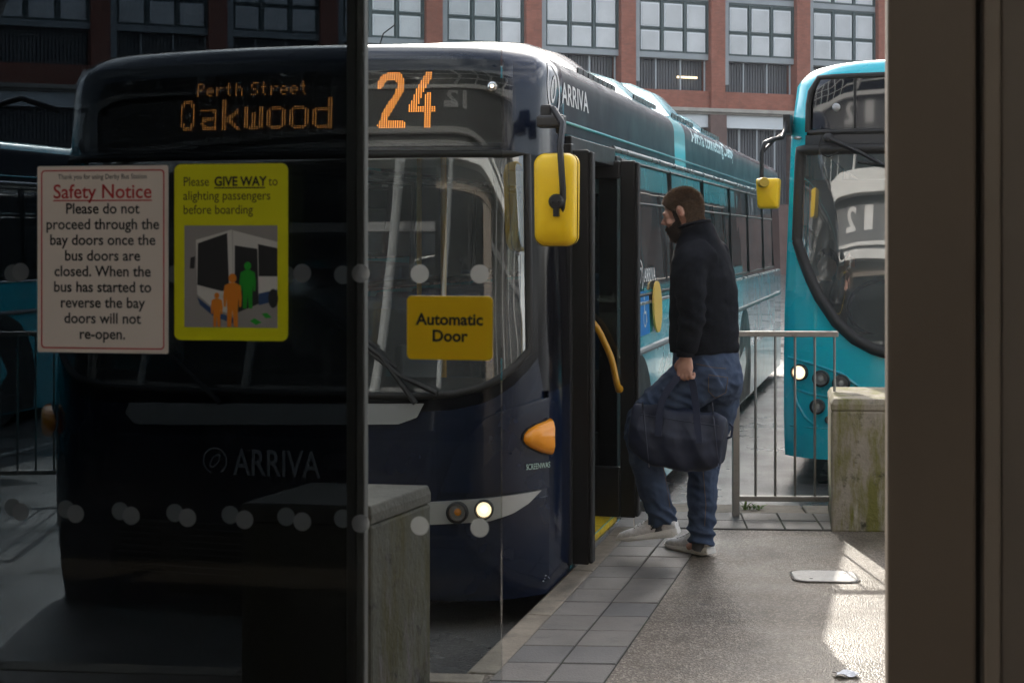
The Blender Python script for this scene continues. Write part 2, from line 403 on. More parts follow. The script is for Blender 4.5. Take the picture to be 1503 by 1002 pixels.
for i in range(-5, 8):
    for k in range(1, 4):
        for lo in (0, 1):
            x = i*BB+(.36+(BB-.72)*k/3.05 if not lo else .42+(BB-.72)*k/4)
            src_ = m1 if lo else m0
            if src_ is None:
                b = MB(); b.box(-.03, .03, .5, .56, *((3.2, zb(185)) if lo else (ZU, ZL))); o = b.build('mullion', mull, bld, smooth=0)
                if lo: m1 = o
                else: m0 = o
            else: o = dup(src_, bld)
            o.location = (x, 0, 0)
b = MB()
for i in range(i0, i1):
    for k in range(26):
        x = i*BB+.42+k*(BB-.84)/26; b.box(x, x+.095, .75, .82, ZU, ZL); b.box(x, x+.095, .75, .82, 3.2, zb(185))
b.build('louvre_screen', louv, bld, smooth=0)
b = MB(); b.box(x0, x1, .3, .9, 0, 3.2); b.build('base_wall', M('dark_brick', (.12, .075, .065), .85), bld, smooth=0)
b = MB(); b.box(2.75, 3.75, .62, .70, zb(112), zb(109)); b.build('tube_lamp', yb, bld, smooth=0)
b = MB(); b.box(x0, x1, -.2, 1.4, 24, 24.5); b.build('parapet', stone, bld, smooth=0)
wf = MB(); wp = MB(); we = MB()
W0, W1 = .62, BB-.40
pw = (W1-W0)/3
zl = [(.26+.02, 1.20), (1.36, 2.42)]
wf.box(W0, W1, .34, .5, .262, 2.628)
for k in range(4): wf.box(W0+k*pw-.05, W0+k*pw+.05, .26, .339, .27, 2.62)
for z in (.24, 1.28, 2.5): wf.box(W0, W1, .28, .338, z+.03, z+.10)
for k in range(3):
    for za, zc in zl:
        xa, xb = W0+k*pw+.12, W0+(k+1)*pw-.12
        we.box(xa, xb, .29, .339, za, zc); wp.box(xa+.06, xb-.06, .27, .289, za+.06, zc-.06)
first = None
for i in range(-7, i1):
    for q in range(3):
        if first is None:
            f_ = wf.build('window', frameg, bld, smooth=0); e_ = we.build('pane_edging', panefr, f_, smooth=0); p_ = wp.build('panes', paneg, f_, smooth=0); p_.name = 'pane'
            first = f_; o = f_
        else: o = dup(first, bld)
        o.location = (i*BB, 0, ZL+q*PT)

# ================================================================ BUS STATION (we look out from inside it)
ST = empty('bus_station', (0, 3.06, 0), (0, 0, radians(-10.5)))
tag(ST, 'bus station hall with brown metal door frame we look out from', 'building')
def sx_(px): k = (px-CX)/F; return 3.06*k/(.983+.182*k)
bronze = M('brown_door_frame', (.20, .155, .115), .5, var=(1.2, .06), bump=(30, .03))
bronze2 = M('brown_frame_strip', (.30, .245, .195), .45, var=(2, .05))
hallw = M('hall_wall', (.022, .020, .018), .8, var=(1, .15))
hallc = M('hall_ceiling', (.05, .048, .045), .8)
hallf = M('hall_floor', (.10, .082, .06), .7, var=(3, .12))
fas = M('white_fascia', (.72, .72, .70), .45, var=(2, .06))
def P_(name, mat, boxes, bevel=.004):
    b = MB()
    for q in boxes: b.box(*q)
    return b.build(name, mat, ST, smooth=0, bevel=bevel)
xa = sx_(1301); xb = sx_(1430); xc = sx_(1440); xd = sx_(1464)
P_('door_jamb', bronze, [(xa, xb, -.03, .06, 0, 2.45)], .006)
P_('jamb_groove', M('groove_dark', (.03, .025, .02), .7), [(xb+.002, xc-.002, 0, .05, 0, 2.45)], 0)
P_('jamb_strip', bronze2, [(xc, xd, -.05, .06, 0, 2.45)], .004)
P_('side_panel', M('brown_panel', (.22, .18, .145), .5, var=(1.5, .06)), [(xd+.002, 1.9, -.036, .05, 0, 2.45)], .004)
P_('door_header', bronze, [(-1.6, 1.9, -.04, .08, 2.452, 2.62)])
P_('fascia', fas, [(-9, 9, -.05, .30, 2.622, 2.75), (-9, 9, -.05, .28, 2.80, 2.85), (-9, 9, -.05, .45, 3.42, 3.72)], .01)
P_('sign_strip', M('sign_strip_grey', (.13, .135, .14), .5), [(-9, 9, -.05, .24, 2.751, 2.799), (-9, 9, -.05, .24, 2.851, 3.419)], 0)
P_('facade_wall', hallw, [(1.902, 9, -.05, .06, 0, 2.6), (-9, -1.602, -.05, .06, 0, .9)], 0)
P_('upper_glazing', M('upper_glazing_dark', (.02, .025, .03), .05), [(-9, 9, -.03, .03, 3.722, 6.6)], 0)
P_('hall_ceiling', hallc, [(-9, 9, -2.6, -.1, 4.2, 4.4), (-9, 9, -9, -5.2, 4.2, 4.4), (-9, -5, -5.2, -2.6, 4.2, 4.4), (5, 9, -5.2, -2.6, 4.2, 4.4)], 0)  # gap in the ceiling added to let skylight onto frame and notices
P_('added_rooflight_upstand', M('added_rooflight_white', (.6, .6, .58), .6), [(-5.2, 5.2, -2.6, -2.4, 4.401, 6.2), (-5.2, 5.2, -5.4, -5.2, 4.401, 6.2), (-5.2, -5, -5.199, -2.601, 4.401, 6.2), (5, 5.2, -5.199, -2.601, 4.401, 6.2)], 0)  # unseen rooflight added to brighten the hall; upstand keeps direct sun out
P_('hall_back_wall', hallw, [(-9, 9, -9.2, -9, 0, 4.2)], 0)
P_('hall_side_wall', hallw, [(-9.2, -9, -9, 0, 0, 4.2), (9, 9.2, -9, 0, 0, 4.2)], 0)
P_('hall_floor', hallf, [(-9, 9, -9, -.02, -.3, .004)], 0)
# white curved ribs of the facade
b = MB()
for k in range(-6, 8):
    x = k*1.25
    path = [V((x+.25*sin(q*.5), .16+.55*sin(q/12*pi), 3.72+q*.24)) for q in range(13)]
    b.tube(path, .075, 10)
b.build('facade_rib', fas, ST)
for x in (-9, -7.4, -5.8, -4.2, -2.6, -1.75, 2.1, 3.4, 5.0, 6.6, 8.2):
    b = MB(); b.tube([V((x+.05*q, .12+.5*max(0, (q-5)/7)**2, .0+q*.235)) for q in range(12)], .055, 10); b.build('facade_column', M('column_grey', (.34, .35, .35), .5), ST)
P_('transom', M('transom_grey', (.13, .13, .13), .5), [(-9, -1.62, .0, .08, 1.0, 1.06), (-9, -1.62, .0, .08, 2.15, 2.22), (1.92, 9, .065, .12, 2.15, 2.22)], .004)
P_('side_glazing', glass('facade_glass', (.55, .58, .58), 2.4, wav=.03), [(-9, -1.62, .03, .04, 1.061, 2.149)], 0)
b = MB()
for z in (4.4, 5.5, 6.5): b.box(-9, 9, .03, .12, z, z+.1)
b.build('facade_rail', fas, ST, smooth=0)


# ================================================================ GLASS DOORS AND SIGNS
def door(name, label, x0, x1, y0, y1, mat):
    o = empty(name, ST.location, ST.rotation_euler); tag(o, label, 'glass door', 'automatic glass doors')
    b = MB(); b.box(x0, x1, y0, y1, .02, 2.44); b.build('glass_pane', mat, o, smooth=0, bevel=.0015, seg=1)
    return o
xB0, xB1 = -1.45, sx_(737)
leaf = door('sliding_door', 'clear sliding glass leaf with a row of dots and a yellow notice', xB0, xB1, -.012, 0, clearglass)
dotm = M('frosted_dot', (.26, .26, .26), .7)
_t = dotm.node_tree; _tl = _t.nodes.new('ShaderNodeBsdfTranslucent'); _tl.inputs[0].default_value = (.20, .20, .20, 1); _mx = _t.nodes.new('ShaderNodeMixShader'); _mx.inputs[0].default_value = .65
_tr = _t.nodes.new('ShaderNodeBsdfTransparent'); _m2 = _t.nodes.new('ShaderNodeMixShader'); _m2.inputs[0].default_value = .35
_t.links.new(_t.nodes['Principled BSDF'].outputs[0], _mx.inputs[1]); _t.links.new(_tl.outputs[0], _mx.inputs[2])
_t.links.new(_mx.outputs[0], _m2.inputs[1]); _t.links.new(_tr.outputs[0], _m2.inputs[2]); _t.links.new(_m2.outputs[0], _t.nodes['Material Output'].inputs[0])
def dots(o, px0, px1, step_px, y, zs):
    k = 0; px = px1
    while px > px0:
        for z in zs:
            b = MB(); c = sx_(px)
            b.prism([(c+.0185*cos(q*pi/14), z+.0185*sin(q*pi/14)) for q in range(28)], lambda a, z_, d: (a, y-d, z_), .0006)
            b.build('frosted_dot', dotm, o, smooth=0)
        px -= step_px; step_px *= .988
ZD1, ZD2 = CH-55/750, CH-426/750
dots(leaf, -80, 706, 87.5, -.0126, (ZD1, ZD2))
fixed = door('side_panel_door', 'dark tinted fixed glass panel in a black frame beside the doorway', -1.45, sx_(515), .035, .045, darkglass)
dots(fixed, -80, 496, 84, .0344, (ZD1-.004, ZD2+.0))
fr_b = M('black_door_stile', (.012, .011, .010), .45); fr_g = M('grey_door_stile', (.055, .052, .048), .5)
b = MB(); b.box(sx_(504), sx_(519), .02, .05, .0, 2.445); b.build('black_stile', fr_b, fixed, smooth=0, bevel=.004)
b = MB(); b.box(sx_(520), sx_(532), .015, .045, .0, 2.445); b.build('grey_stile', fr_g, fixed, smooth=0, bevel=.004)

def sign_root(name, label, px0, py0, px1, py1):
    o = empty(name, ST.location, ST.rotation_euler); tag(o, label, 'sign', 'notices on the glass door')
    xs = (sx_(px0), sx_(px1)); Yc = 3.06-.182*(xs[0]+xs[1])/2
    z0 = CH-(py1-HY)/F*Yc; z1 = CH-(py0-HY)/F*Yc
    return o, xs[0], xs[1], z0, z1
def rrect(x0, x1, z0, z1, r, n=6):
    return [(cx+r*cos(a0+q*pi/2/n), cz+r*sin(a0+q*pi/2/n)) for cx, cz, a0 in ((x1-r, z1-r, 0), (x0+r, z1-r, pi/2), (x0+r, z0+r, pi), (x1-r, z0+r, 1.5*pi)) for q in range(n+1)]
YS = -.0125
def plate(name, mat, o, poly, y, d=.0016):
    b = MB(); b.prism(poly, lambda a, z, dd: (a, y-dd, z), d); return b.build(name, mat, o, smooth=0)
def words_(o, mat, lines, y, name='lettering'):
    """lines: (text, x, z, size, bold, align, xscale)"""
    b = MB()
    for s, x, z, size, bold, al, xs in lines:
        text_on(b, s, size, lambda a, c, x=x, z=z: (x+a, y, z+c), bold=bold, align=al, xs=xs)
    return b.build(name, mat, o, smooth=0)
signwhite = M('notice_white', (.80, .70, .62), .55); signred = M('notice_red', (.50, .03, .03), .55); signblk = M('notice_black', (.012, .012, .012), .6)
signyel = M('notice_yellow_green', (.72, .70, .0), .5); signamb = M('notice_amber', (.95, .60, .0), .5)
# safety notice
o, xa, xb, za, zc = sign_root('safety_notice', 'white safety notice with red heading and red border on the glass', 60, 244, 251, 517)
plate('panel', signwhite, o, rrect(xa, xb, za, zc, .004), YS)
b = MB(); r1 = rrect(xa+.008, xb-.008, za+.008, zc-.008, .008); r2 = rrect(xa+.0108, xb-.0108, za+.0108, zc-.0108, .006)
n = len(r1); b.add([(p[0], YS-.0019, p[1]) for p in r1]+[(p[0], YS-.0019, p[1]) for p in r2], [(i, (i+1) % n, (i+1) % n+n, i+n) for i in range(n)])
b.build('border', signred, o, smooth=0)
wd = xb-xa; xm = (xa+xb)/2; ht = zc-za
def zz(py): return zc-(py-244)/273*ht
pxm = wd/191
words_(o, signred, [('Safety Notice', xm, zz(291), 27*pxm, .012, 'CENTER', .98)], YS-.0021, 'heading')
plate('underline', signred, o, [(xm-72*pxm, zz(295.5)), (xm+72*pxm, zz(295.5)), (xm+72*pxm, zz(293.6)), (xm-72*pxm, zz(293.6))], YS-.0017, .0004)
L = ['Please do not', 'proceed through the', 'bay doors once the', 'bus doors are', 'closed. When the', 'bus has started to', 'reverse the bay', 'doors will not', 're-open.']
words_(o, signblk, [('Thank you for using Derby Bus Station', xm, zz(263), 9.6*pxm, .004, 'CENTER', .86)]+[(s, xm, zz(313.5+22.9*i), 20.5*pxm, .016, 'CENTER', .96) for i, s in enumerate(L)], YS-.0021)
# give way notice
o, xa, xb, za, zc = sign_root('give_way_notice', 'yellow-green notice with a picture of passengers boarding a bus', 260, 241, 426, 499)
plate('panel', signyel, o, rrect(xa, xb, za, zc, .014), YS)
q = (xb-xa)/166
def gx(px): return xa+(px-260)*q
def gz(py): return zc-(py-241)/258*(zc-za)
words_(o, signblk, [('Please', gx(273), gz(273), 18*q, .002, 'LEFT', .86), ('GIVE WAY', gx(319), gz(273), 18*q, .03, 'LEFT', .90), ('to', gx(398), gz(273), 18*q, .002, 'LEFT', .86),
    ('alighting passengers', gx(273), gz(293.5), 18*q, .002, 'LEFT', .90), ('before boarding', gx(273), gz(314), 18*q, .002, 'LEFT', .88)], YS-.0021)
plate('underline', signblk, o, [(gx(319), gz(277)), (gx(393), gz(277)), (gx(393), gz(275.2)), (gx(319), gz(275.2))], YS-.0017, .0004)
def pic(name, col, pts, lv):
    plate(name, M('print_'+name, col, .55), o, [(gx(x), gz(y)) for x, y in pts], YS-.0016-lv*.00035, .0003)
pic('picture_ground', (.30, .28, .27), [(275, 331), (411, 331), (411, 480), (275, 480)], 0)
pic('picture_bus_side', (.62, .60, .57), [(346, 338), (411, 355), (411, 425), (385, 432), (347, 455)], 1)
pic('picture_bus_front', (.62, .60, .57), [(292, 352), (345, 337), (347, 462), (318, 452), (294, 432)], 1)
pic('picture_bus_skirt', (.02, .06, .16), [(294, 436), (320, 456), (347, 466), (347, 474), (318, 464), (298, 447)], 2)
pic('picture_bus_blue', (.02, .06, .16), [(384, 430), (411, 424), (411, 440), (384, 447)], 2)
pic('picture_screen', (.02, .02, .022), [(295, 357), (338, 342), (341, 425), (330, 427), (294, 418)], 2)
pic('picture_doorway', (.02, .02, .022), [(349, 360), (382, 365), (384, 445), (349, 460)], 2)
pic('picture_window', (.02, .02, .022), [(383, 358), (411, 364), (411, 405), (384, 405)], 2)
pic('picture_wheel', (.02, .02, .022), [(405+12*cos(k*pi/8)*.6, 437+14*sin(k*pi/8)) for k in range(16)], 3)
pic('picture_mirror', (.02, .02, .022), [(284, 378), (291, 376), (290, 394), (283, 394)], 1)
def figure(nm, col, x, y, h, lv):
    s = h/80
    pic(nm, col, [(x+dx*s, y+dy*s) for dx, dy in ((-4, -66), (4, -66), (12, -62), (14, -45), (13, -30), (10, -30), (9, -44), (8, -28), (8, 0), (2, 0), (0, -26), (-2, 0), (-8, 0), (-8, -28), (-9, -44), (-10, -30), (-13, -30), (-14, -45), (-12, -62))], lv)
    pic(nm+'_head', col, [(x+6*s*cos(k*pi/7), y-73*s+7*s*sin(k*pi/7)) for k in range(14)], lv)
figure('green_passenger', (.01, .32, .02), 368, 452, 68, 3)
figure('orange_passenger', (.75, .23, .01), 346, 479, 78, 4)
figure('orange_child', (.75, .23, .01), 323, 479, 50, 4)
pic('green_footprint', (.01, .32, .02), [(371, 470), (378, 466), (388, 472), (380, 476)], 1)
pic('green_footstep', (.01, .32, .02), [(388, 459), (396, 458), (403, 465), (394, 466)], 1)
# automatic door notice
o, xa, xb, za, zc = sign_root('automatic_door_notice', 'small amber notice with two words in black at the glass edge', 600, 434, 725, 527)
plate('panel', signamb, o, rrect(xa, xb, za, zc, .010), YS)
q = (xb-xa)/125
words_(o, signblk, [('Automatic', (xa+xb)/2, zc-42*(zc-za)/93, 23*q, .03, 'CENTER', 1.0), ('Door', (xa+xb)/2, zc-66*(zc-za)/93, 23*q, .03, 'CENTER', 1.0)], YS-.0021)

# ================================================================ BUSES
def sstep(x, a, b):
    t = max(0, min(1, (x-a)/(b-a))); return t*t*(3-2*t)
class Bus:
    """local frame: x to the viewer's right across the nose, y back along the bus, z up from the road"""
    def __init__(s, name, corner, W, H, z0, L, bow, cornr, rake, rt, rc, yc=.4, th=None):
        th = TH if th is None else th; NR = V((cos(th), -sin(th), 0)); D = V((sin(th), cos(th), 0))
        s.W, s.H, s.z0, s.L, s.bow, s.cornr, s.rake, s.rt, s.rc = W, H, z0, L, bow, cornr, rake, rt, rc
        loc = corner - NR*(W/2) - D*yc; loc.z = RZ
        s.o = empty(name, loc, (0, 0, -th))
        s.Mw = Matrix.Translation(loc) @ Matrix.Rotation(-th, 4, 'Z'); s.Mi = s.Mw.inverted()
    def hw(s, z):
        h = s.W/2 - .03*max(0, z-1.1) - .05*max(0, (.45-z))**1.5
        if z > s.H-s.rc:
            dz = min(s.rc, z-(s.H-s.rc)); h -= s.rc-sqrt(max(0, s.rc**2-dz**2))*1.0
        return h
    def Fy(s, u, z):
        u = abs(u); f = s.bow*u*u + s.cornr*max(0, (u-.70)/.30)**2.6 + s.rake*max(0, min(1, (z-.95)/1.5))
        if z > s.H-s.rt:
            dz = min(1, (z-(s.H-s.rt))/s.rt); f += s.rt*1.05*(1-sqrt(max(0, 1-dz*dz)))
        if z < .45: f += .12*((.45-z)/.3)**2*.3
        return f
    def zc(s, u, z): return z+.022*(1-u*u)*max(0, min(1, (z-(s.H-s.rt))/s.rt))
    def P(s, u, z, off=0): return V((u*(s.hw(z)+off*abs(u)), s.Fy(u, z)-off, s.zc(u, z)))
    def front(s, x, z, off=0): return s.P(max(-1, min(1, x/s.hw(z))), z, off)
    def side(s, y, z, off=0, sg=1): return V((sg*(s.hw(z)+off), y, z))
    def fpx(s, px, py):
        o = s.Mi @ V((0, 0, CH)); d = (s.Mi.to_3x3() @ ray(px, py)); f = 0.1
        for _ in range(12):
            t = (f-o.y)/d.y; p = o+d*t; z = max(s.z0, min(s.H, p.z)); f = s.Fy(max(-1, min(1, p.x/s.hw(z))), z)
        return p.x, p.z
    def spx(s, px, py):
        o = s.Mi @ V((0, 0, CH)); d = (s.Mi.to_3x3() @ ray(px, py)); h = s.W/2
        for _ in range(6):
            t = (h-o.x)/d.x; p = o+d*t; h = s.hw(max(s.z0, min(s.H, p.z)))
        return p.y, p.z
    def fpoly(s, name, mat, pxs, off=.006, parent=None, px=True, n=1, **k):
        """solid patch on the nose bounded by left/right polylines sampled over z: pxs=(left pts, right pts), each from bottom to top"""
        L_, R_ = [[s.fpx(*p) if px else p for p in side_] for side_ in pxs]
        def samp(pts, t):
            q = t*(len(pts)-1); i = min(int(q), len(pts)-2); f = q-i
            return pts[i][0]*(1-f)+pts[i+1][0]*f, pts[i][1]*(1-f)+pts[i+1][1]*f
        NV, NU = 14, 12; fr = []
        for i in range(NV+1):
            a = samp(L_, i/NV); c = samp(R_, i/NV)
            fr.append([(a[0]+(c[0]-a[0])*j/NU, a[1]+(c[1]-a[1])*j/NU) for j in range(NU+1)])
        b = MB(); b.grid([[s.front(x, z, off) for x, z in r] for r in fr])
        rim = fr[0]+[r[-1] for r in fr[1:]]+fr[-1][-2::-1]+[r[0] for r in fr[-2:0:-1]]
        b.grid([[s.front(x, z, off) for x, z in rim], [s.front(x, z, -.012) for x, z in rim]], close=True)
        return b.build(name, mat, parent or s.o, **k)
    def spoly(s, name, mat, poly, off=.004, parent=None, sg=1, sub=1, **k):
        """flat solid patch on the side from a local (y,z) polygon"""
        b = MB(); b.prism(poly, lambda y, z, d: s.side(y, z, off-d*1.0, sg), .012); return b.build(name, mat, parent or s.o, **k)

def shell(B, mats, cuts, screen, shift, uw, door=None, extra_z=(), ys_extra=(), wins=None, sidez=(1.38, 2.2), colour=None):
    """body mesh. screen=(zlo,zhi) windscreen opening, shift(u): how the opening's lower edge rises, uw its half width in u"""
    zs = sorted(set([round(z, 4) for z in [B.z0, B.z0+.08, .34, .5, .65, .8, screen[0]-.07, screen[0], screen[0]+.3, screen[0]+.6, screen[1], screen[1]+.08, *sidez, *extra_z,
        *[B.H-B.rt+B.rt*q for q in (0, .25, .45, .62, .76, .87, .95, 1)]]]))
    zs = [z for i, z in enumerate(zs) if i == 0 or z-zs[i-1] > .012]
    us = sorted(set([round(q, 4) for q in [-1, -.975, -.95, -.9, -.85, -.8, -uw, -.7, -.6, -.5, -.4, -.3, -.2, -.1, 0]]+[]));  us = us+[-u for u in us[::-1] if u != 0]
    wz0, wz1 = screen
    def warp(u, z):
        sh = shift(u)
        if z <= wz0: g = (z-B.z0)/(wz0-B.z0)
        elif z <= wz1: g = (wz1-z)/(wz1-wz0)
        else: g = 0
        return z+sh*g
    def Pw(u, z, off=0): return B.P(u, warp(u, z) if abs(u) < .999 else z, off)
    B.Pw = Pw; B.zs, B.us = zs, us
    b = MB()
    for i in range(len(zs)-1):
        for j in range(len(us)-1):
            zm, um = (zs[i]+zs[i+1])/2, (us[j]+us[j+1])/2
            if wz0 < zm < wz1 and abs(um) < uw: continue
            b.add([Pw(us[j], zs[i]), Pw(us[j+1], zs[i]), Pw(us[j+1], zs[i+1]), Pw(us[j], zs[i+1])], [(0, 1, 2, 3)], colour('front', um, zm))
    ys = sorted(set([.9, 1.2, *ys_extra, *(door or ()), *[y for w_ in (wins or ()) for y in w_], B.L-.12]))
    for sg in (1, -1):
        for i in range(len(zs)-1):
            z0_, z1_ = zs[i], zs[i+1]; zm = (z0_+z1_)/2
            st = [None]+ys
            for k in range(len(ys)):
                ya0 = B.Fy(1, z0_) if k == 0 else ys[k-1]; ya1 = B.Fy(1, z1_) if k == 0 else ys[k-1]; yb = ys[k]; ym = ((ya0+ya1)/2+yb)/2
                if door and sg == 1 and door[0] < ym < door[1] and .2 < zm < 2.2: continue
                if wins and sidez[0] < zm < sidez[1] and any(w_[0] < ym < w_[1] for w_ in wins): continue
                b.add([B.side(ya0, z0_, 0, sg), B.side(yb, z0_, 0, sg), B.side(yb, z1_, 0, sg), B.side(ya1, z1_, 0, sg)], [(0, 1, 2, 3)], colour('side', ym, zm))
    zt = zs[-1]
    yy = [None]+[y for y in ys]
    for j in range(len(us)-1):
        for k in range(len(ys)):
            y0a = B.Fy(us[j], zt) if k == 0 else ys[k-1]; y0b = B.Fy(us[j+1], zt) if k == 0 else ys[k-1]
            h = B.hw(zt)
            b.add([(us[j]*h, y0a, B.zc(us[j], zt)), (us[j+1]*h, y0b, B.zc(us[j+1], zt)), (us[j+1]*h, ys[k], B.zc(us[j+1], zt)), (us[j]*h, ys[k], B.zc(us[j], zt))], [(0, 1, 2, 3)], colour('roof', ys[k], zt))
    # rounded tail
    out = [(-B.hw(z), z) for z in zs]+[(u*B.hw(zt), B.zc(u, zt)) for u in us[1:-1]]+[(B.hw(z), z) for z in zs[::-1]]
    rings = []
    for dy, k in ((-.12, 1), (-.06, .985), (-.02, .965), (0, .93)):
        rings.append([(x*k, B.L+dy, 1.3+(z-1.3)*(1-(1-k)*.7)) for x, z in out])
    b.grid(rings, colour('tail', 0, 0), close=False); b.add(rings[-1], [list(range(len(out)))], colour('tail', 0, 0))
    return b.build('body', mats, B.o, smooth=50)

def screen_patch(B, name, mat, uw, wz0, wz1, off, parent=None):
    us = [u for u in B.us if abs(u) <= uw+1e-6]; zs = [z for z in B.zs if wz0-1e-6 <= z <= wz1+1e-6]
    b = MB(); b.grid([[B.Pw(u, z, off) for u in us] for z in zs]); return b.build(name, mat, parent or B.o, smooth=60)
def screen_rim(B, name, mat, uw, wz0, wz1, r, parent=None, off=.004):
    us = [u for u in B.us if abs(u) <= uw+1e-6]; zs = [z for z in B.zs if wz0-1e-6 <= z <= wz1+1e-6]
    loop = [B.Pw(u, wz0, off) for u in us]+[B.Pw(us[-1], z, off) for z in zs[1:]]+[B.Pw(u, wz1, off) for u in us[::-1][1:]]+[B.Pw(us[0], z, off) for z in zs[::-1][1:]]
    b = MB(); b.tube(loop, r, 8); return b.build(name, mat, parent or B.o, smooth=60)
def wheel(B, y, sg, r=.47):
    x = sg*(B.W/2-.02)
    b = MB(); prof = [(r*.62, -.02), (r*.70, .0), (r*.93, .0), (r, -.04), (r, -.26), (r*.9, -.28)]
    b.lathe(prof, (x, y, r), (sg, 0, 0), 36); t = b.build('wheel', tyre, B.o, smooth=40)
    b = MB(); b.lathe([(r*.63, -.01), (r*.6, -.05), (r*.45, -.09), (r*.25, -.05), (r*.22, .01), (.001, .02)], (x, y, r), (sg, 0, 0), 30)
    for k in range(8): b.ball((x-sg*.05, y+r*.34*cos(k*pi/4), r+r*.34*sin(k*pi/4)), .018, n=8)
    b.build('rim', rimmat, t, smooth=40)
    arch = [(y+(r+.10)*cos(q*pi/16), r+(r+.10)*sin(q*pi/16)) for q in range(17)]+[(y-r-.10, B.z0+.01), (y+r+.10, B.z0+.01)]
    b = MB(); b.prism(arch, lambda a, z, d: B.side(a, z, .003-d, sg), .012); b.build('wheel_arch_shade', black, B.o, smooth=0)  # black patch on the flank stands for shade in an uncut arch
def lamp(B, px, py, rpx, kind='clear', parent=None, hood=True, dist=None):
    x, z = B.fpx(px, py); p = B.front(x, z, .022); r = rpx/(F/(B.Mw @ p).y)
    e = .02; nx = (B.front(x+e, z)-B.front(x-e, z)).cross(B.front(x, z+e)-B.front(x, z-e)).normalized()
    if nx.y > 0: nx = -nx
    nx = (nx+V((0, -1.2, 0))).normalized()
    b = MB(); b.lathe([(r*1.18, -.02), (r*1.18, .022), (r*1.0, .026), (r*.95, -.0), (r*.94, -.03)], p, nx, 28); h = b.build('headlight', black, parent or B.o)
    b = MB(); b.lathe([(r*.93, .012), (r*.75, -.006), (r*.4, -.02), (.001, -.024)], p, nx, 28); b.build('reflector', M('lamp_reflector', (.6, .6, .6), .4, metal=.5), h)
    b = MB(); b.lathe([(r*.42, -.004), (r*.36, .004), (.001, .008)], p, nx, 20)
    b.build('bulb', {'on': lampglow, 'amber': amber}.get(kind, M('lamp_glass', (.5, .5, .48), .1, coat=1)), h)
    b = MB(); b.lathe([(r*.95, .018), (r*.7, .028), (.001, .033)], p, nx, 28); b.build('lens', glass('lamp_lens', (.9, .9, .9), 1.35), h)
    if kind == 'on':
        b = MB(); b.lathe([(r*.88, .013), (r*.5, .002), (.001, .0)], p, nx, 28); b.build('lit_bowl', M('lit_bowl', (.9, .8, .6), .3, emit=((1, .74, .42), 1.0)), h)
def logo(mb, fn, c, r, m=0):
    """ring with a looped blade inside, as on the bus fleet emblem"""
    n = 40
    def arc(r0, r1, a0, a1, cx=0, cz=0, sx=1):
        rows = []
        for k in range(n+1):
            a = a0+(a1-a0)*k/n; rows.append([(c[0]+cx+r0*cos(a)*sx, c[1]+cz+r0*sin(a)), (c[0]+cx+r1*cos(a)*sx, c[1]+cz+r1*sin(a))])
        mb.grid([[fn(*p) for p in rw] for rw in rows], m)
    arc(r*.86, r, radians(-60), radians(250))
    rows = []
    for k in range(n+1):
        a = 2*pi*k/n
        def pt(s): x, z = s*.62*r*cos(a), s*.30*r*sin(a); return (c[0]+x*.6-z*.8, c[1]+x*.8+z*.6)
        rows.append([pt(.72), pt(1)])
    mb.grid([[fn(*p) for p in rw] for rw in rows], m)

# LED matrices: strokes rasterised to dots
def strokes_to_dots(strokes, w, h, thick):
    pts = []
    for r in range(h):
        for c in range(w):
            p = V((c+.5, r+.5, 0))
            for s in strokes:
                hit = False
                for a, q in zip(s, s[1:]):
                    a_, q_ = V((*a, 0)), V((*q, 0)); d = q_-a_; L = d.length_squared
                    t = 0 if L == 0 else max(0, min(1, (p-a_).dot(d)/L))
                    if (a_+d*t-p).length <= thick: hit = True; break
                if hit: pts.append((c, r)); break
    return pts
GL = {  # strokes in an 8 x 16 cell, r upward
 'O': [[(1.5, 3.5), (3, 1.2), (5, 1.2), (6.5, 3.5), (6.5, 12.5), (5, 14.8), (3, 14.8), (1.5, 12.5), (1.5, 3.5)]],
 'a': [[(1.2, 10.5), (5.5, 10.5), (6.5, 9), (6.5, 1.2), (2, 1.2), (1.3, 3.5), (2, 5.8), (6.5, 5.8)]],
 'k': [[(1.2, .8), (1.2, 15)], [(6.6, 10), (2.6, 5.6), (6.6, .8)]],
 'w': [[(1, 10.8), (1, 1.6), (4, 1.2), (4, 8)], [(4, 1.2), (7, 1.6), (7, 10.8)]],
 'o': [[(1.3, 2.2), (2.4, 1.1), (5.6, 1.1), (6.7, 2.2), (6.7, 9.8), (5.6, 10.8), (2.4, 10.8), (1.3, 9.8), (1.3, 2.2)]],
 'd': [[(6.7, 15.2), (6.7, 1), (2.4, 1), (1.3, 2.2), (1.3, 9), (2.4, 10.4), (6.5, 10.4)]],
}
SM = {'P': ['1110', '1001', '1001', '1110', '1000', '1000', '1000'], 'e': ['0000', '0000', '0110', '1001', '1111', '1000', '0110'], 'r': ['0000', '0000', '1011', '1100', '1000', '1000', '1000'],
      't': ['0100', '0100', '1110', '0100', '0100', '0100', '0010'], 'h': ['1000', '1000', '1110', '1001', '1001', '1001', '1001'], 'S': ['0111', '1000', '1000', '0110', '0001', '0001', '1110']}

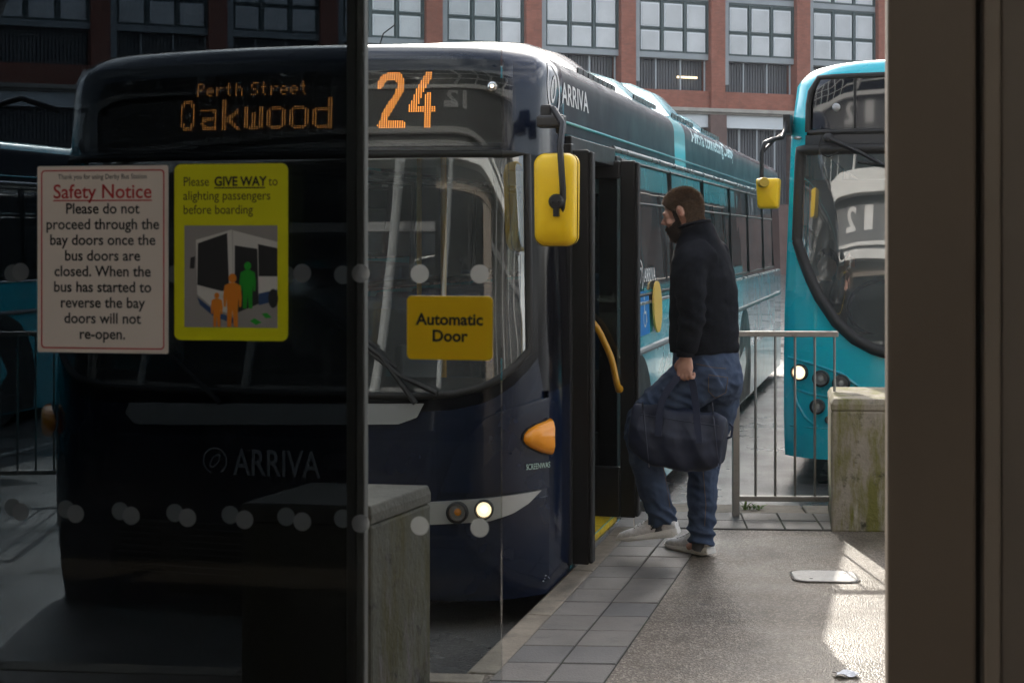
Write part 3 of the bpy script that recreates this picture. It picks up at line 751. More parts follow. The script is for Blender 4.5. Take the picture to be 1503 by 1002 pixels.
# ---------------------------------------------------------------- the near bus (line 24)
B1 = Bus('near_bus', C0, 2.47, 2.63, .13, 13.55, .09, .20, .10, .21, .13)
tag(B1.o, 'dark navy and turquoise single-deck bus with open front door and lit orange route number', 'bus', 'single-deck buses in the bays')
WINS = [(2.3, 4.13), (4.2, 5.87), (5.94, 7.77), (7.84, 9.35), (9.42, 11.0), (11.1, 12.3)]
def col1(kind, a, z):
    if kind == 'front': return 2 if .98 < z < 2.16 and abs(a) > .5 or .98 < z < 2.16 else 0
    if kind == 'tail': return 0
    if kind == 'roof': return 0 if a < 2.5 else 1
    if a < .83: return 2 if 1.02 < z < 2.16 else 0
    if z > 2.24: return 3 if 4.5 < a < 5.05 else (6 if z < 2.56 else 0)
    if z > 1.33: return 2
    if a < 3.4 and z < 1.05: return 4
    return 1 if z > .62 else (5 if a > 4.6 else 4)
body1 = shell(B1, [navy, turq, mask, paleturq, turq2, palepanel, M('cove_navy_sky_reflection', (.022, .027, .036), .42, spec=.10, rvar=.06)], None, (1.04, 2.12), lambda u: .20*(abs(u)/.95)**9, .95, door=(.82, 2.05),  # cove navy greyed to carry the sky's reflection in its colour
              extra_z=(2.2, 2.25, 1.335, 1.05, .62, .2), ys_extra=(.83, 4.5, 5.05, 3.4, 4.6, 2.5), wins=WINS, colour=col1)
glass1 = screen_patch(B1, 'windscreen', screenglass, .95, 1.04, 2.12, .002)
screen_rim(B1, 'windscreen_rubber', rubber, .95, 1.04, 2.12, .018)
# destination display: black backing board, lit dots and the pane over them
NUp, NZp = 24, 8
b = MB(); b.grid([[B1.P(-.88+1.76*i/NUp, 2.17+.375*k/NZp, .004) for i in range(NUp+1)] for k in range(NZp+1)])
disp = b.build('destination_display', M('display_black', (.004, .004, .004), .35), B1.o, smooth=60)
b = MB(); b.grid([[B1.P(-.90+1.80*i/NUp, 2.155+.40*k/NZp, .022) for i in range(NUp+1)] for k in range(NZp+1)])
b.build('display_pane', dispglass, disp, smooth=60)
def led_text(name, fn, dotr, mat):
    b = MB()
    for x, z in fn:
        p = B1.front(x, z, .012)
        b.add([(p.x+dotr*cos(q*pi/3), p.y, p.z+dotr*sin(q*pi/3)) for q in range(6)], [list(range(6))])
    return b.build(name, mat, disp, smooth=0)
def two(pxa, pya, pxb, pyb): return B1.fpx(pxa, pya), B1.fpx(pxb, pyb)
(xa, za), (xb, zb_) = two(553, 189, 641, 107)
d24 = []
two_s = [(1, 22), (3, 25), (6, 26.3), (9, 26), (10.6, 23), (10.2, 19), (7.5, 13.5), (4.5, 8.5), (2.6, 2)]
W24 = 26
dd = strokes_to_dots([two_s, [(2.2, 1.8), (11.5, 1.8)]], 26, 28, 1.75)+strokes_to_dots([[(22.5, 26.5), (19.5, 20), (15.5, 9.5), (25, 9.5)], [(22.6, 16), (22.3, 1)], ], 26, 28, 1.75)
led_text('route_number', [(xa+(xb-xa)*(c+.5)/26, za+(zb_-za)*(r+.5)/28) for c, r in dd], .0028, led)
(xa, za), (xb, zb_) = two(263, 193, 490, 143)
dd = []
for i, ch in enumerate('Oakwood'):
    for c, r in strokes_to_dots(GL[ch], 8, 16, .95): dd.append((i*9+c, r))
led_text('destination_name', [(xa+(xb-xa)*(c+.5)/62, za+(zb_-za)*(r+.5)/16) for c, r in dd], .0028, led2)
(xa, za), (xb, zb_) = two(291, 143, 457, 120)
dd = []; x0 = 0
for ch in 'Perth Street':
    if ch == ' ': x0 += 3; continue
    for r, row in enumerate(SM[ch]):
        for c, v in enumerate(row):
            if v == '1': dd.append((x0+c, 6-r))
    x0 += 5
led_text('street_name', [(xa+(xb-xa)*(c+.5)/x0, za+(zb_-za)*(r+.5)/7) for c, r in dd], .0026, led2)
# little marker lamp at the right of the display
x, z = B1.fpx(721, 128); p = B1.front(x, z, .02)
b = MB(); b.lathe([(.022, 0), (.022, .012), (.012, .018), (.001, .02)], p, (0, -1, 0), 16); b.build('marker_lamp', chrome, disp)
b = MB(); b.lathe([(.009, .0), (.006, .014), (.001, .016)], p+V((0, -.012, 0)), (0, -1, 0), 12); b.build('marker_bulb', lampglow, disp)
# nose panels
B1.fpoly('grey_nose_panel', greypanel, ([(200, 622), (186, 606), (192, 590)], [(585, 622), (612, 612), (622, 592)]), .010)
B1.fpoly('nose_flap', navy, ([(215, 705), (225, 630)], [(600, 725), (640, 632)]), .006)
B1.fpoly('corner_panel', navy, ([(644, 722), (668, 660), (715, 610), (790, 586)], [(833, 716), (833, 650), (833, 610), (833, 574)]), .014)
B1.fpoly('lamp_panel', M('lamp_panel_silver', (.40, .40, .38), .35, metal=.2, coat=.4), ([(600, 770), (600, 760), (600, 748), (600, 738)], [(718, 763), (750, 752), (773, 737), (791, 718)]), .018)
B1.fpoly('bumper', navy, ([(95, 880), (95, 765)], [(832, 850), (832, 728)]), .016)
B1.fpoly('bumper_grille', black, ([(250, 868), (240, 775)], [(600, 872), (600, 775)]), .020)
b = MB()
for k in range(9):
    zq = .20+.03*k
    b.tube([B1.front(-.75+1.5*i/12, zq, .024) for i in range(13)], .006, 6)
b.build('grille_bar', rubber, B1.o)
b = MB(); rnd = random.Random(21)
for _ in range(26):
    px_, py_ = rnd.gauss(812, 9), rnd.gauss(846, 3.2); s_ = rnd.uniform(.5, 2.0)
    q = [B1.front(*B1.fpx(px_+dx*s_*rnd.uniform(.6, 1.6), py_+dy*s_*.6), .0185) for dx, dy in ((-1, 0), (0, 1), (1.2, .2), (.2, -1))]
    b.add(q, [(0, 1, 2, 3)])
b.build('paint_scrape', M('bare_scrape', (.5, .5, .48), .7), B1.o, smooth=0)
lamp(B1, 670, 750, 13.5, 'amber'); lamp(B1, 708, 745.5, 12, 'on')
x1, _ = B1.fpx(670, 750); x2, _ = B1.fpx(708, 745.5)
# indicator: a pointed teardrop lens
def teardrop(mir):
    c = B1.fpx(800, 641); pts = []
    ol = [(765, 645), (766, 637), (772, 629), (783, 622), (798, 616), (813, 613), (823, 613), (827, 618), (829, 640), (827, 660), (822, 665), (808, 666), (790, 663), (775, 656), (768, 651)]
    ol = [B1.fpx(*q) for q in ol]
    cx_, cz_ = sum(p[0] for p in ol)/len(ol), sum(p[1] for p in ol)/len(ol)
    b = MB(); rows = []
    for k, o_ in ((1.0, .010), (.97, .026), (.85, .036), (.5, .044), (.02, .046)):
        rows.append([B1.front((mir)*(cx_+(x-cx_)*k), cz_+(z-cz_)*k, o_+.008) for x, z in ol])
    b.grid(rows, close=True); t = b.build('indicator_lamp', amber, B1.o, smooth=70)
    b = MB(); b.grid([[B1.front(mir*(cx_+(x-cx_)*k), cz_+(z-cz_)*k, .017) for x, z in ol] for k in (1.07, .9)], close=True); b.build('lamp_bezel', rubber, t)
teardrop(1); teardrop(-1)
# lettering on the nose
(xa, za), (xb, zb_) = two(345, 695, 497, 662)
b = MB(); hgt = (zb_-za); text_on(b, 'ARRIVA', hgt*1.42, lambda a, c: B1.front(xa+a, za+c, .017), bold=.012, align='LEFT', xs=(xb-xa)/(hgt*1.42*4.02)*.99)
cx_, cz_ = B1.fpx(318, 675); logo(b, lambda x, z: B1.front(x, z, .017), (cx_, cz_), .062)
b.build('nose_emblem', M('emblem_grey', (.42, .43, .45), .4), B1.o, smooth=0)
b = MB(); xa, za = B1.fpx(768, 688); text_on(b, 'SCREENWASH', .036, lambda a, c: B1.front(xa+a*.40, za+c, .022), bold=.004, align='LEFT')
b.build('filler_lettering', M('pale_green_print', (.45, .6, .5), .5), B1.o, smooth=0)
# wipers lying along the foot of the windscreen
for pts in (((610, 590), (560, 520), (490, 470)), ((640, 575), (585, 548), (541, 513)), ((330, 590), (260, 520), (200, 480))):
    b = MB(); pp = [B1.front(*B1.fpx(*q), .05) for q in pts]; b.tube(pp, [.014, .011, .008], 8); ar = b.build('wiper_arm', black, B1.o)
    d_ = (pp[2]-pp[1]); b = MB(); b.tube([pp[2]-d_*.9+V((0, .02, .02)), pp[2]+d_*.6+V((0, .03, .02))], .012, 6, flat=.5); b.build('wiper_blade', rubber, ar)
# side: windows, rails, trims, lettering
for sg in (1, -1):
    for a, c in WINS:
        b = MB(); b.grid([[B1.side(y, z, .004, sg) for y in (a-.02, c+.02)] for z in (1.36, 1.6, 1.9, 2.215)]); wi = b.build('side_window', sideglass if sg > 0 else offglass, B1.o, smooth=0)
        fr = [(a+.0, 1.39), (c, 1.39), (c, 2.19), (a, 2.19)]
        b = MB(); b.tube([B1.side(y, z, .004, sg) for y, z in (fr+fr[:1])], .012, 6); b.build('window_rubber', rubber, wi)
        if c-a > 1.2 and sg == 1:
            b = MB(); b.tube([B1.side(a+.03, 1.95, .006, sg), B1.side(c-.03, 1.95, .006, sg)], .010, 6); b.build('hopper_bar', rubber, wi)
    for z, r, mt, y0, nm in ((2.245, .016, silver, 2.06, 'roof_gutter'), (2.305, .008, paleturq, .45, 'roof_trim'), (1.338, .012, silver, 2.06, 'waist_trim'), (1.05, .022, M('rub_rail_grey', (.22, .23, .23), .5), 2.06, 'rub_rail')):
        b = MB(); b.tube([B1.side(y, z, .004, sg) for y in (y0, 6, 13.15)], r, 8); b.build(nm, mt, B1.o)
    for ya in (2.75, 9.0): wheel(B1, ya, sg)
    b = MB()
    for y in (4.4, 5.6, 6.8, 8.0, 10.2, 11.3): b.add([B1.side(y, .16, .0015, sg), B1.side(y+.008, .16, .0015, sg), B1.side(y+.008, 1.02, .0015, sg), B1.side(y, 1.02, .0015, sg)], [(0, 1, 2, 3)])
    b.build('panel_gap', black, B1.o, smooth=0)
def side_text(s, pa, pb, mat, name, bold=.01, logo_r=None, off=.004, xs=1):
    (ya, za), (yb, zb2) = B1.spx(*pa), B1.spx(*pb)
    vs_, fs = text_mesh(s, 1, bold=bold, align='LEFT'); x0 = min(v[0] for v in vs_); x1 = max(v[0] for v in vs_); y0 = min(v[1] for v in vs_); y1 = max(v[1] for v in vs_)
    b = MB(); b.add([B1.side(ya+(v[0]-x0)/(x1-x0)*(yb-ya), za+(v[1]-y0)/(y1-y0)*(zb2-za), off) for v in vs_], fs)
    if logo_r: logo(b, lambda y, z: B1.side(y, z, off), (ya-logo_r*1.35, (za+zb2)/2), logo_r)
    return b.build(name, mat, B1.o, smooth=0)
side_text('ARRIVA', (824, 152), (862, 137), white, 'roof_emblem', .012, .13)
side_text('Arriva connecting Derby', (1015, 216), (1069, 216), white, 'roof_slogan', .02)
side_text('ARRIVA', (943, 414), (959, 392), white, 'window_emblem', .015, .10, off=.012)
side_text('Derby', (943, 436), (957, 421), M('teal_print', (.01, .35, .33), .5), 'place_lettering', .0, None, .012)
cy, cz_ = B1.spx(959.5, 450)
B1.spoly('round_sticker', M('sticker_yellow', (.80, .52, .10), .5), [(cy+.165*cos(k*pi/14), cz_+.165*sin(k*pi/14)) for k in range(28)], .03)
ya, za = B1.spx(938, 494); yb, zc2 = B1.spx(951, 450)
st = B1.spoly('access_sticker', M('sticker_blue', (.02, .20, .55), .45), [(ya, za), (yb, za), (yb, za+.27), (ya, za+.27)], .008)
b = MB(); m_ = ((ya+yb)/2, za+.12); s_ = .85
def sm(y, z): return B1.side(m_[0]+y*s_, m_[1]+z*s_, .010)
b.grid([[sm(r*cos(radians(a)), -.02+r*sin(radians(a))) for r in (.052, .066)] for a in range(-230, 40, 10)])
b.prism([(-.02, .10), (.0, .10), (.0, .03), (.06, .03), (.09, -.05), (.07, -.06), (.045, .01), (-.02, .01)], lambda y, z, d: sm(y, z), .001)
b.prism([(-.01+.018*cos(k*pi/6), .125+.018*sin(k*pi/6)) for k in range(12)], lambda y, z, d: sm(y, z), .001)
b.build('wheelchair_symbol', white, st, smooth=0)
B1.spoly('window_vinyl', mask, [(2.1, 1.345), (3.1, 1.345), (2.72, 1.62), (2.1, 1.68)], .007)
# roof pods
def pod(B, y0, y1, x0, x1, h, mt, name='roof_pod'):
    b = MB(); rings = []
    for q in range(9):
        t = q/8; y = y0+(y1-y0)*t; k = min(1, sin(pi*min(1, max(.0, t)))**.45+.02); ring = []
        for a in range(11):
            g = a/10; x = x0+(x1-x0)*g; e = (1-abs(2*g-1)**5)
            ring.append((x, y, B.H+.01+h*k*e))
        rings.append(ring+[(x1, y, B.H-.05), (x0, y, B.H-.05)])
    b.loft(rings); o = b.build(name, mt, B.o, smooth=50)
    b = MB()
    for q in range(8):
        y = y0+.25+(y1-y0-.5)*q/8; b.box(x1-.006, x1+.004, y, y+(y1-y0)/14, B.H+.02, B.H+.05)
    b.build('pod_vent', black, o, smooth=0)
pod(B1, 1.6, 3.25, -.85, 1.05, .25, navy); pod(B1, 3.28, 4.7, -.85, 1.07, .26, turq); pod(B1, 4.9, 6.6, -.85, 1.08, .34, turq); pod(B1, 6.63, 8.4, -.85, 1.08, .26, turq)
# doorway: frame, leaves, step, floor, cab
h = B1.hw(1.0)
b = MB(); b.box(h-.10, h+.006, .80, .86, .16, 2.2); b.box(h-.10, h+.006, 2.02, 2.13, .16, 2.2); b.box(h-.12, h-.006, .861, 2.019, 2.14, 2.24)
b.build('door_surround', black, B1.o, smooth=0, bevel=.006)
def leaf_(y, out, inn, zlo, zhi, handle):
    t = .042; xo = h+out; xi = h-inn
    b = MB(); b.box(xo-.085, xo, y, y+t, zlo, zhi); b.box(xi, xi+.07, y, y+t, zlo, zhi); b.box(xi+.071, xo-.086, y, y+t, zlo, zlo+.28); b.box(xi+.071, xo-.086, y, y+t, zhi-.1, zhi)
    o = b.build('door_leaf', M('door_leaf_black', (.010, .0095, .009), .38, rvar=.1), B1.o, smooth=0, bevel=.008)
    b = MB(); b.box(xi+.06, xo-.075, y+.016, y+.024, zlo+.27, zhi-.09); b.build('door_glass', glass('leaf_glass', (.75, .80, .78), 1.6), o, smooth=0)
    b = MB(); b.box(xo+.001, xo+.022, y-.012, y+t+.012, zlo+.01, zhi-.01); b.build('door_seal', rubber, o, smooth=0, bevel=.008)
    if handle:
        pts = [(xo-.34, y-.055, 1.35), (xo-.30, y-.065, 1.34), (xo-.2, y-.065, 1.25), (xo-.12, y-.065, 1.08), (xo-.09, y-.06, .93), (xo-.088, y-.01, .905)]
        cv = []
        for i in range(len(pts)-1):
            for q in range(4): cv.append(V(pts[i]).lerp(V(pts[i+1]), q/4))
        cv.append(V(pts[-1])); cv = [cv[0]]+[(cv[i-1]+cv[i]*2+cv[i+1])/4 for i in range(1, len(cv)-1)]+[cv[-1]]
        b = MB(); b.tube(cv, .0185, 12); b.ball(cv[-1], .024); b.build('grab_rail', railyel, o, smooth=60)
leaf_(.83, .085, .40, .16, 2.17, False)
leaf_(1.97, .115, .46, .19, 2.17, True)
floor_m = M('bus_floor', (.035, .037, .04), .5, var=(30, .4))
b = MB(); b.box(-h+.03, h-.03, .62, 12.6, .15, .185); b.build('floor', floor_m, B1.o, smooth=0)
b = MB(); b.box(h-.115, h+.004, .865, 2.015, .165, .192); b.build('step_nosing', M('nosing_yellow', (.75, .50, .02), .5, dirt=((.15, .12, .05), 20, .5, .72)), B1.o, smooth=0, bevel=.003)
b = MB(); b.box(h-.010, h+.012, .865, 2.015, .13, .163); b.build('step_edge', silver, B1.o, smooth=0, bevel=.002)
b = MB(); b.box(-h+.04, h-.12, .0+.55, 12.5, 2.28, 2.30); b.build('ceiling', cabinpale, B1.o, smooth=0)
b = MB(); b.box(-h+.06, .35, 1.55, 1.6, .19, 1.35); b.box(.31, .35, .9, 1.549, .19, 1.2); b.build('cab_partition', cabin, B1.o, smooth=0, bevel=.01)
b = MB(); b.grid([[V((x, B1.Fy(x/h, 1.0)+d, z)) for x in [(-h+.05)+(2*h-.1)*i/14 for i in range(15)]] for d, z in ((.03, 1.06), (.28, 1.10), (.36, 1.0), (.36, .2))]); b.build('dashboard', M('dash_black', (.02, .02, .021), .7, bump=(90, .2)), B1.o)
b = MB(); b.tube([(-.62+.22*cos(q*pi/12), .78+.1*sin(q*pi/12)*.5, 1.16+.19*sin(q*pi/12)) for q in range(25)], .016, 8, caps=False); b.tube([(-.62, .80, 1.16), (-.62, .62, .95)], .03, 8); b.build('steering_wheel', black, B1.o)
b = MB(); b.box(h-.55, h-.14, 2.06, 2.12, .19, 1.15); b.box(h-.5, h-.14, 2.121, 2.7, .19, .62); b.build('wheel_box', M('interior_black', (.02, .021, .023), .6), B1.o, smooth=0, bevel=.015)
for x, y in ((.36, 1.58), (h-.5, 2.25), (.36, 3.4), (-.36, 3.4), (.36, 5.4)):
    b = MB(); b.tube([(x, y, .19), (x, y, 2.27)], .017, 8); b.build('grab_pole', railyel, B1.o)
seatm = M('seat_moquette', (.02, .05, .10), .9, var=(40, .5)); shelm = M('seat_shell', (.03, .03, .033), .5)
for k, y in enumerate((3.6, 4.5, 5.4, 6.3, 7.2, 8.1, 10.0, 10.9)):
    for x in (-.78, .78):
        b = MB(); b.box(x-.42, x+.42, y, y+.42, .58, .68); b.box(x-.42, x+.42, y+.40, y+.50, .60, 1.32); b.box(x-.3, x+.3, y+.1, y+.3, .19, .579)
        b.build('seat', seatm, B1.o, smooth=0, bevel=.03)
# mirrors on their arms
def mirror1(B, sg, name):
    base = V((sg*(B.W/2-.06), .22, 2.36))
    if sg > 0:
        pts = [at(815, 163, 7.10), at(812, 160, 7.02), at(826, 182, 6.93), at(822, 215, 6.86), at(826, 275, 6.84), at(827, 314, 6.86)]
        pts = [B.Mi @ p for p in pts]
        c = B.Mi @ at(815, 293, 6.90)
    else:
        c = V((-B.W/2-.46, .10, 1.95)); pts = [base, base+V((-.12, -.15, .05)), c+V((0, -.08, .35)), c+V((0, -.09, -.05))]
    b = MB(); b.tube(pts, .0145, 10)
    o = b.build('mirror_arm', black, B.o)
    if sg > 0:
        p0 = B.Mi @ at(806, 186, 7.02); b = MB()
        b.box(p0.x-.055, p0.x+.06, p0.y-.03, p0.y+.05, p0.z-.005, p0.z+.05)
        q0 = B.Mi @ at(800, 170, 7.06); b.box(q0.x-.02, q0.x+.035, q0.y-.02, q0.y+.05, q0.z-.03, q0.z+.05); q1 = B.Mi @ at(823, 178, 7.1); b.box(q1.x-.02, q1.x+.02, q1.y-.03, q1.y+.04, q1.z-.06, q1.z+.03)
        b.build('arm_bracket', M('bracket_dark', (.03, .03, .032), .35, rvar=.1), o, smooth=0, bevel=.012)
    b = MB(); w_, h_ = .096, .204; rows = []
    for k, d in ((1.0, .07), (1.0, .02), (.97, -.015), (.88, -.035), (.6, -.045), (.05, -.048)):
        rr_ = rrect(-w_*k, w_*k, -h_*k-(1-k)*0, h_*k, .045*k+.001)
        rows.append([c+V((x*(1-.05*(z/h_ < 0)*abs(z/h_)), d, z)) for x, z in rr_])
    b.loft(rows); s_ = b.build('mirror_shell', yellow, o, smooth=50)
    b = MB(); b.lathe([(.034, .0), (.034, .022), (.028, .03), (.001, .032)], c+V((.018, -.043, -.01)), (0, -1, 0), 20)
    sb = MB(); sb.tube([c+V((x*1.004, .022, z*1.004)) for x, z in rrect(-w_, w_, -h_, h_, .045)]+[c+V((x*1.004, .022, z*1.004)) for x, z in rrect(-w_, w_, -h_, h_, .045)[:1]], .0022, 6, caps=False); sb.build('shell_seam', M('seam_dark', (.15, .10, .01), .6), s_)
    for dx_ in (-.014, .014): b.ball(c+V((.018+dx_, -.076, -.01)), .006, n=8)
    b.box(c.x+.006, c.x+.030, c.y-.07, c.y-.04, c.z-.075, c.z+.0); b.build('mirror_clamp', black, o, smooth=40)
    b = MB(); b.prism(rrect(-w_*.93, w_*.93, -h_*.95, h_*.95, .04), lambda x, z, d: c+V((x, .071+d, z)), .004); b.build('mirror_glass', M('mirror_silver', (.8, .8, .8), .03, metal=1), o, smooth=0)
mirror1(B1, 1, 'm'); mirror1(B1, -1, 'm')
b = MB(); p = B1.Mi @ at(555, 58, 7.6); b.tube([p+V((0, 0, -.05)), p+V((.02, .02, .03)), p+V((.07, .05, .075))], .0035, 6); b.build('aerial', black, B1.o)

# ---------------------------------------------------------------- the turquoise bus behind the railing
B2L = V((1.950, 11.2, 0))
def make_bus2(name, corner, th=TH):
    B2 = Bus(name, corner, 2.5, 2.98, .2, 13.2, .055, .17, .12, .16, .30, yc=.3, th=th)
    W2 = [(1.6, 3.0), (3.08, 4.6), (4.68, 6.2), (6.28, 7.8), (7.88, 9.4), (9.48, 10.9)]
    def col2(kind, a, z):
        if kind == 'front': return 1 if 2.34 < z < 2.86 and abs(a) < .90 else 0
        if kind == 'side' and 1.36 < z < 2.24 and a > 1.0: return 1
        return 0
    shell(B2, [turq, mask], None, (.92, 2.36), lambda u: .80*(abs(u)/.936)**4.2, .936, extra_z=(2.47, 2.86, 1.36, 2.24), ys_extra=(1.0,), wins=W2, colour=col2)
    ws = screen_patch(B2, 'windscreen', screenglass, .936, .92, 2.36, .002)
    screen_rim(B2, 'windscreen_rubber', rubber, .936, .92, 2.36, .04, off=.0)
    b = MB(); b.grid([[B2.P(-.86+1.72*i/20, 2.49+.36*k/6, .008) for i in range(21)] for k in range(7)]); dg = b.build('destination_pane', M('blank_display', (.012, .013, .018), .05, coat=1), B2.o, smooth=60)
    loop = [B2.P(-.88+1.76*i/20, 2.48, .008) for i in range(21)]+[B2.P(.89, 2.48+.38*i/4, .008) for i in range(1, 5)]+[B2.P(.88-1.76*i/20, 2.865, .008) for i in range(1, 21)]+[B2.P(-.89, 2.865-.38*i/4, .008) for i in range(1, 5)]
    b = MB(); b.tube(loop, .02, 8, caps=False); b.build('display_surround', rubber, B2.o)
    b = MB(); b.grid([[B2.P(-.9+1.8*i/20, 2.375+.09*k, .012) for i in range(21)] for k in range(2)]); b.build('wiper_panel', M('wiper_panel_grey', (.03, .03, .031), .5), B2.o, smooth=60)
    for sg in (1, -1):
        for a, c in W2:
            b = MB(); b.grid([[B2.side(y, z, .004, sg) for y in (a-.02, c+.02)] for z in (1.34, 1.8, 2.24)]); wi = b.build('side_window', offglass, B2.o, smooth=0)
            fr = [(a, 1.38), (c, 1.38), (c, 2.2), (a, 2.2)]
            b = MB(); b.tube([B2.side(y, z, .004, sg) for y, z in fr+fr[:1]], .012, 6); b.build('window_rubber', rubber, wi)
        for ya in (2.5, 8.4): wheel(B2, ya, sg)
        b = MB(); b.tube([B2.side(y, .98, .004, sg) for y in (.8, 6, 11.3)], .02, 8); b.build('rub_rail', turq2, B2.o)
    return B2
TH2 = TH+radians(.8); B2 = make_bus2('turquoise_bus', B2L+V((cos(TH2), -sin(TH2), 0))*2.5, TH2)
tag(B2.o, 'turquoise bus with deep curved windscreen and round headlamps behind the railing', 'bus', 'single-deck buses in the bays')
# round fitting and vertical seam on the blank display, washer jet and wiper
p = B2.front(*B2.fpx(1229, 158), .012); b = MB(); b.lathe([(.028, 0), (.028, .012), (.018, .016), (.016, .008), (.001, .01)], p, (0, -1, 0), 20); b.build('display_fitting', silver, B2.o)
b = MB(); x_, _ = B2.fpx(1256, 150); b.tube([B2.front(x_, z, .012) for z in (2.5, 2.7, 2.85)], .010, 6); b.build('display_divider', rubber, B2.o)
p = B2.front(*B2.fpx(1175, 203), .02); b = MB(); b.ball(p, .03, .02, .014); b.build('marker_lamp', silver, B2.o)
wp_ = [B2.front(*B2.fpx(*q), .05) for q in ((1222, 203), (1262, 222), (1300, 243), (1390, 290))]
b = MB(); b.tube(wp_, [.018, .014, .012, .008], 8); b.ball(wp_[0], .035, .02, .035); ar = b.build('wiper_arm', black, B2.o)
b = MB(); b.tube([B2.front(*B2.fpx(*q), .035) for q in ((1262, 238), (1320, 246), (1480, 262))], .012, 6); b.build('wiper_blade', rubber, ar)
b = MB(); b.tube([B2.front(*B2.fpx(*q), .03) for q in ((1222, 205), (1211, 200), (1206, 212), (1209, 226), (1220, 231), (1234, 224))], .005, 6); b.build('washer_hose', rubber, ar)
lamp(B2, 1177.5, 546, 10.5, 'on'); lamp(B2, 1208, 555, 10.5); lamp(B2, 1237, 562, 11); lamp(B2, 1203, 596, 9.5)
lamp(B2, 1219, 615, 4.5)
for mir in (1,):
    for pts in ([(1158, 524), (1190, 533), (1235, 548), (1262, 568)], [(1163, 556), (1170, 590), (1182, 612), (1200, 627)], [(1166, 570), (1190, 578), (1220, 583), (1262, 590)]):
        pp = [B2.front(*B2.fpx(*q), .003) for q in pts]
        for s_ in (1, -1):
            b = MB(); b.tube([V((p.x*s_, p.y, p.z)) for p in pp], .010, 8); b.build('panel_crease', turq2, B2.o)
pp = [(B2.fpx(1156, 640)), (B2.fpx(1200, 650)), (B2.fpx(1300, 655))]
b = MB(); b.tube([B2.front(x, .42, .0) for x in [-1.2+2.4*i/16 for i in range(17)]], .007, 6); b.build('bumper_seam', turq2, B2.o)
b = MB(); b.tube([B2.side(.3+q*.02, 1.3, .0, -1) for q in range(3)]+[], .005, 6)
b.build('corner_seam', turq2, B2.o)
# mirror on a swan-neck arm
mp_ = [at(1153, 175, 11.1), at(1153, 190, 11.05), at(1148, 202, 10.95), at(1134, 205, 10.85), at(1122, 210, 10.8), at(1118, 225, 10.8), at(1118, 268, 10.8)]
mp_ = [B2.Mi @ p for p in mp_]; cv = []
for i in range(len(mp_)-1):
    for q in range(3): cv.append(mp_[i].lerp(mp_[i+1], q/3))
cv.append(mp_[-1]); b = MB(); b.tube(cv, .016, 8)
q0 = mp_[0]; b.box(q0.x-.015, q0.x+.035, q0.y-.03, q0.y+.2, q0.z-.10, q0.z+.03)
b.tube([B2.Mi @ at(1121, 222, 10.8), B2.Mi @ at(1136, 206, 10.9), B2.Mi @ at(1150, 196, 11.05)], .012, 8)
ma = b.build('mirror_arm', black, B2.o, smooth=50)
c = B2.Mi @ at(1127, 284, 10.8); w_, h_ = .076, .104; b = MB(); rows = []
for k, d in ((1, .09), (1, .0), (.96, -.02), (.8, -.03), (.05, -.032)):
    rows.append([c+V((x*k*(1+.08*z/h_)+.0, d, z*k)) for x, z in rrect(-w_, w_, -h_, h_, .018)])
b.loft(rows); b.build('mirror_shell', yellow, ma, smooth=50)
b = MB(); b.lathe([(.034, -.04), (.036, .035), (.03, .045), (.001, .046)], B2.Mi @ at(1120, 268, 10.75), (.3, -1, .0), 18); b.build('mirror_boss', M('boss_yellow', (.5, .33, .03), .5), ma)
# inside the turquoise bus
h2 = B2.hw(1.0)
b = MB(); b.box(-h2+.05, h2-.05, .5, 11.2, .32, .36); b.build('floor', floor_m, B2.o, smooth=0)
b = MB(); b.box(-h2+.06, h2-.06, .6, 11.2, 2.5, 2.52); b.build('ceiling', cabinpale, B2.o, smooth=0)
b = MB(); b.grid([[V((x, B2.Fy(x/h2, 1.0)+d, z)) for x in [(-h2+.05)+(2*h2-.1)*i/14 for i in range(15)]] for d, z in ((.04, .96), (.35, 1.06), (.45, .95), (.45, .4))]); b.build('dashboard', M('dash_pale_light', (.26, .30, .30), .6), B2.o)  # light low in the windscreen painted as a pale dashboard colour
b = MB(); b.box(-h2+.06, .35, 1.75, 1.8, .36, 2.2); b.build('cab_partition', M('cab_pale_light', (.22, .25, .24), .6), B2.o, smooth=0)  # partition colour paled to put light into the cab
b = MB(); b.tube([(-.60+.23*cos(q*pi/12), .80+.07*sin(q*pi/12), 1.22+.20*sin(q*pi/12)) for q in range(25)], .016, 8, caps=False); b.build('steering_wheel', black, B2.o)

# ---------------------------------------------------------------- further buses on the left
bus3 = dup(B1.o); bus3.location = B1.o.location - NR*6.4 - D*3.0; bus3.name = 'parked_bus'
for ch in [x for x in bpy.data.objects if x.parent == bus3 and x.name.startswith('mirror_arm')]:
    for q in ch.children_recursive: bpy.data.objects.remove(q)
    bpy.data.objects.remove(ch)
tag(bus3, 'bright turquoise bus side seen at the left edge behind the notices', 'bus', 'single-deck buses in the bays')
for ch in [x for x in bpy.data.objects if x.parent == bus3 and x.name.startswith('body')]:
    for i in (0, 3, 4, 5): ch.material_slots[i].link = 'OBJECT'; ch.material_slots[i].material = turq
B4 = make_bus2('far_bus', C0 - NR*9.4 + D*7.4)
tag(B4.o, 'turquoise bus farther off whose roof shows above the bus at the left edge', 'bus', 'single-deck buses in the bays')

